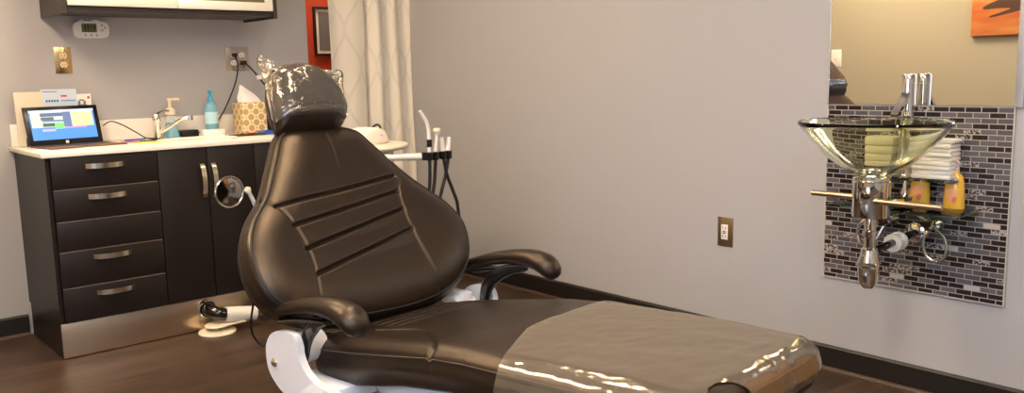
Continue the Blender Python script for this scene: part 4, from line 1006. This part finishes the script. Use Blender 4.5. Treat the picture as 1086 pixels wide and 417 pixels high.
# armrests
for s_ in (-1, 1):
    y = s_*.378
    k = 6
    path = spline([(-.525,y,.535),(-.44,y,.566),(-.34,y,.594),(-.25,y,.610),(-.175,y,.612),(-.128,y,.602),(-.108,y,.588)], k)
    rr = rspl([.018,.021,.025,.029,.035,.038,.035], k)
    bm = B(); tube(bm, path, rr, 24, flat=(.86,1.12), round_end=True); a_ = obj('armrest', bm, M['leather'], ch, sharp=80)
    yi = s_*.352
    bm = B(); tube(bm, spline([(-.20,s_*.366,.582),(-.27,s_*.36,.566),(-.325,yi,.538),(-.362,yi,.495),(-.378,s_*.352,.440)], 6), rspl([.010,.019,.025,.024,.018], 6), 16, flat=(1.0,.45), round_end=True)
    tube(bm, spline([(-.22,y,.571),(-.30,y,.563),(-.38,y,.549),(-.44,y,.535)], 5), .012, 12, flat=(.6,1.3)); obj('armrest_lever', bm, M['gblack'], a_)
# yokes and hinges
yk = [(-.509,.442),(-.499,.470),(-.478,.494),(-.441,.510),(-.389,.515),(-.362,.505),(-.350,.480),(-.346,.455),(-.323,.421),(-.281,.398),(-.219,.388),(-.079,.392),(.05,.395),(.05,.335),(-.086,.330),(-.335,.299),(-.422,.331),(-.466,.353),(-.501,.389)]
for s_, wz in ((-1, 0), (1, -.02)):
    bm = B()
    pz = [(p.x, p.y) for p in spline([(a, b_, 0) for a, b_ in yk], 8, True)]
    prism(bm, pz, lambda a, b_, h: (a, s_*h*.955, b_+wz), .388, .410, .007); y_ = obj('side_yoke', bm, M['whiteM'], ch, sharp=60)
    bm = B(); lathe(bm, [(0,0),(.013,0),(.013,.003),(.008,.008),(0,.010)], (0,0,0), 'y', 20)
    for v in bm.verts: v.co = Vector((v.co.x-.466, s_*(.391+abs(v.co.y)), v.co.z+.415+wz))
    obj('bolt', bm, M['chrome'], y_)
    bm = B(); lathe(bm, [(0,-.04),(.040,-.04),(.046,-.034),(.046,.034),(.040,.04),(0,.04)], (-.435, s_*.300, .448+wz), 'y', 32); h_ = obj('hinge_hub', bm, M['whiteM'], ch)
    bm = B(); lathe(bm, [(0,-.042),(.020,-.042),(.020,.042),(0,.042)], (-.435, s_*.300, .448+wz), 'y', 24); obj('hub_cap', bm, mat('blue_grey_cap', (110,115,130), .4), h_)
    if s_ > 0: bm = B(); box(bm, (-.50,-.0,-.0), (-.40,.05,.045), .006, 2, Matrix.Translation((.0, s_*.30-.025, .458+wz))); obj('hinge_block', bm, M['whiteM'], ch)
# under-seat shell, lift column, base plate
bs = smooth_poly([(-.30,-.17),(-.20,-.235),(.0,-.25),(.45,-.245),(.58,-.20),(.62,0),(.58,.20),(.45,.245),(.0,.25),(-.20,.235),(-.30,.17),(-.33,0)], 160)
V, F = pad(bs, (.1,0), lambda x, y, d: np.interp(x, bx_, bz_)-.004, lambda x, y, d: .315+.0*x, lambda a, b_, h: (a, b_, h), rt=.012, rb=.04, rings=24, bulge=.0)
mesh('seat_frame', V, F, M['whiteM'], ch)
bm = B(); box(bm, (-.44,-.37,.33), (-.24,.37,.375), .012); obj('cross_beam', bm, M['whiteM'], ch)
bm = B(); box(bm, (-.10,-.15,.09), (.30,.15,.30), .04, 4); obj('lift_column', bm, M['whiteM'], ch)
bpz = smooth_poly([(-.38,-.22),(.0,-.26),(.50,-.23),(.60,0),(.50,.23),(.0,.26),(-.38,.22),(-.45,0)], 120)
V, F = pad(bpz, (.05,0), lambda x, y, d: .09-.05*np.clip((np.abs(x-.1)-.15)/.4, 0, 1), lambda x, y, d: .002+0*x, lambda a, b_, h: (a, b_, h), rt=.02, rb=.003, rings=30, bulge=.0)
mesh('base_plate', V, F, M['whiteM'], ch)

# cable hanging behind the chair
bm = B(); tube(bm, spline([(1.612,3.42,.42),(1.575,3.50,.30),(1.585,3.58,.19),(1.580,3.6,.10),(1.60,3.6,.035),(1.64,3.57,.0065),(1.80,3.40,.0065),(1.9,3.2,.0065)], 8), .005, 8)
tag(obj('floor_cable', bm, M['black'], origin=(1.61,3.5,0)), 'thin black cable drooping to the floor left of the chair back', 'cable')

# ------------------------------------------------------------------ plastic cover on the leg rest
me = bpy.data.meshes.new('tmp'); me.from_pydata([tuple(map(float, v)) for v in SV], [], SF); me.update()
bm = bmesh.new(); bm.from_mesh(me); bpy.data.meshes.remove(me)
bmesh.ops.recalc_face_normals(bm, faces=bm.faces); bm.normal_update()
# cut along the open end (a slightly bowed line) and under the pad
def cut(pt, nrm):
    bmesh.ops.bisect_plane(bm, geom=list(bm.verts)+list(bm.edges)+list(bm.faces), plane_co=Vector(pt), plane_no=Vector(nrm).normalized(), clear_inner=True)
cut((.24,-.2,.5), (1,.32,0)); cut((.186,.1,.5), (1,.05,0)); cut((.30,-.3,.52), (1,.5,-.25))
kill = []
for f in bm.faces:
    c = f.calc_center_median()
    if f.normal.z < -.25: kill.append(f)
bmesh.ops.delete(bm, geom=kill, context='FACES')
CC = (.840,-.168); CR = .072
for k in range(14):
    a = 2*PI*k/14; bmesh.ops.bisect_plane(bm, geom=list(bm.verts)+list(bm.edges)+list(bm.faces), plane_co=Vector((CC[0]+CR*math.cos(a), CC[1]+CR*math.sin(a), .5)), plane_no=Vector((math.cos(a), math.sin(a), 0)))
kill = [f for f in bm.faces if all((f.calc_center_median().x-CC[0])*math.cos(2*PI*k/14)+(f.calc_center_median().y-CC[1])*math.sin(2*PI*k/14) < CR for k in range(14))]
bmesh.ops.delete(bm, geom=kill, context='FACES')
bm.normal_update()
for v in bm.verts:
    c = v.co; nn = v.normal.copy()
    w = .0045+.0022*noise.noise(Vector((c.x*9, c.y*14, c.z*8)))+.0012*noise.noise(Vector((c.x*34, c.y*26, c.z*30)))
    w += .0018*math.sin(c.x*60+c.y*25+5*noise.noise(Vector((c.x*8, c.y*8, 2))))*max(0, min(1, (c.x-.62)/.2))
    v.co = c+nn*max(.002, w)
cover = thing('plastic_sheet', 'clear milky plastic sheet covering the foot end of the dental chair', 'plastic cover', (O.x, O.y, 0), CRZ)
obj('sheet', bm, M['film'], cover, sharp=180)

# plastic bag on the headrest
bo_ = [(-.128,.968),(-.101,.950),(-.100,.920),(-.071,.930),(-.029,.943),(.012,.940),(.055,.921),(.105,.909),(.160,.902),(.136,.84),(.124,.784),(.110,.739),(.080,.717),(-.02,.722),(-.158,.726),(-.171,.755),(-.156,.832),(-.140,.896),(-.146,.94)]
PG = smooth_poly(bo_, 260, 8)
def inpoly(X, Y, P_):
    w_ = np.zeros(X.shape, bool); Q_ = np.roll(P_, -1, axis=0)
    for (ax, ay), (bx, by) in zip(P_, Q_):
        c_2 = ((ay > Y) != (by > Y)) & (X < (bx-ax)*(Y-ay)/(by-ay+1e-12)+ax); w_ ^= c_2
    return w_
def npn(X, Y, a, b_, z): return np.array([noise.noise(Vector((float(x)*a, float(y)*b_, z))) for x, y in zip(X.ravel(), Y.ravel())]).reshape(X.shape)
def gtop(X, Y, D):
    ins = inpoly(X, Y, PH); dh = edge_dist(X, Y, PH); di = np.where(ins, dh, 0)
    u_ = 1-np.minimum(di/.045, 1); head = htop(X, Y, D)-.045*(1-np.sqrt(np.maximum(1-u_*u_, 0)))
    out = np.where(ins, 0, np.clip(dh/.03, 0, 1))
    return np.maximum(head, head*(1-out)+(HN+.002)*out)+.005+.0035*npn(X, Y, 24, 18, 1.5)+.0012*npn(X, Y, 80, 60, 4.5)+out*.006*npn(X, Y, 60, 60, 9)
def gbot(X, Y, D):
    ins = inpoly(X, Y, PH); dh = edge_dist(X, Y, PH); t_ = np.where(ins, np.clip(dh/.03, 0, 1), 0)
    return HN-.014-.072*t_
V, F = pad(PG, (-.02,.81), gtop, gbot, bk, rt=.006, rb=.006, rings=80, bulge=.001, floor_rings=20)
bag = thing('plastic_bag', 'clear wrinkled plastic bag pulled over the headrest', 'plastic cover', (O.x, O.y, 0), CRZ)
mesh('bag_film', V, F, M['bag'], bag, 180)
hx = np.linspace(-.150, .078, 40); hy = .731+.003*np.sin(hx*90); hz3 = gtop(hx, hy, edge_dist(hx, hy, PG))+.001
bm = B(); tube(bm, [bk(a, b_, h) for a, b_, h in zip(hx, hy, hz3)], .0008, 6); obj('bag_hem', bm, M['bag'], bag)

# overall size and place of the chair with its two covers
CK = 1.05
for root in (ch, cover, bag):
    root.location = (O.x*CK, O.y*CK, 0)
    for o in root.children_recursive:
        if o.name.startswith(('base_plate', 'lift_column')): continue
        for v in o.data.vertices: v.co = v.co*CK+Vector((0, 0, 1.2*(1-CK)))
# ------------------------------------------------------------------ camera, world, view
A = [[0.75117766,0.65975509,-0.02133881],[-0.10947335,0.0926339,-0.98966385],[0.65095907,-0.74574941,-0.14181012]]
p_, r__, y__ = 0.14228978, -0.02155833, -0.71763513
cy_, sy_ = math.cos(y__), math.sin(y__)
Ry = Matrix(((cy_,0,sy_),(0,1,0),(-sy_,0,cy_))); Rp = Matrix(((1,0,0),(0,math.cos(p_),-math.sin(p_)),(0,math.sin(p_),math.cos(p_))))
Rr = Matrix(((math.cos(r__),-math.sin(r__),0),(math.sin(r__),math.cos(r__),0),(0,0,1)))
Aw = Rr @ Rp @ Ry @ Matrix(((1,0,0),(0,0,-1),(0,1,0)))
cam = bpy.data.cameras.new('camera'); co = bpy.data.objects.new('camera', cam); COL.objects.link(co)
cam.sensor_width = 36; cam.lens = 919.544/1086*36; cam.clip_start = .02
right, down, fwd = Aw[0], Aw[1], Aw[2]
Rm = Matrix((right, -down, -fwd)).transposed()
co.matrix_world = Matrix.Translation((0,0,1.2)) @ Rm.to_4x4()
scene.camera = co
w = bpy.data.worlds.new('world'); scene.world = w; w.use_nodes = True
w.node_tree.nodes['Background'].inputs[0].default_value = (.5,.55,.65,1); w.node_tree.nodes['Background'].inputs[1].default_value = .2
vs_ = scene.view_settings; vs_.view_transform = 'Standard'; vs_.look = 'None'; vs_.gamma = 1; vs_.exposure = 1.87; vs_.use_curve_mapping = False
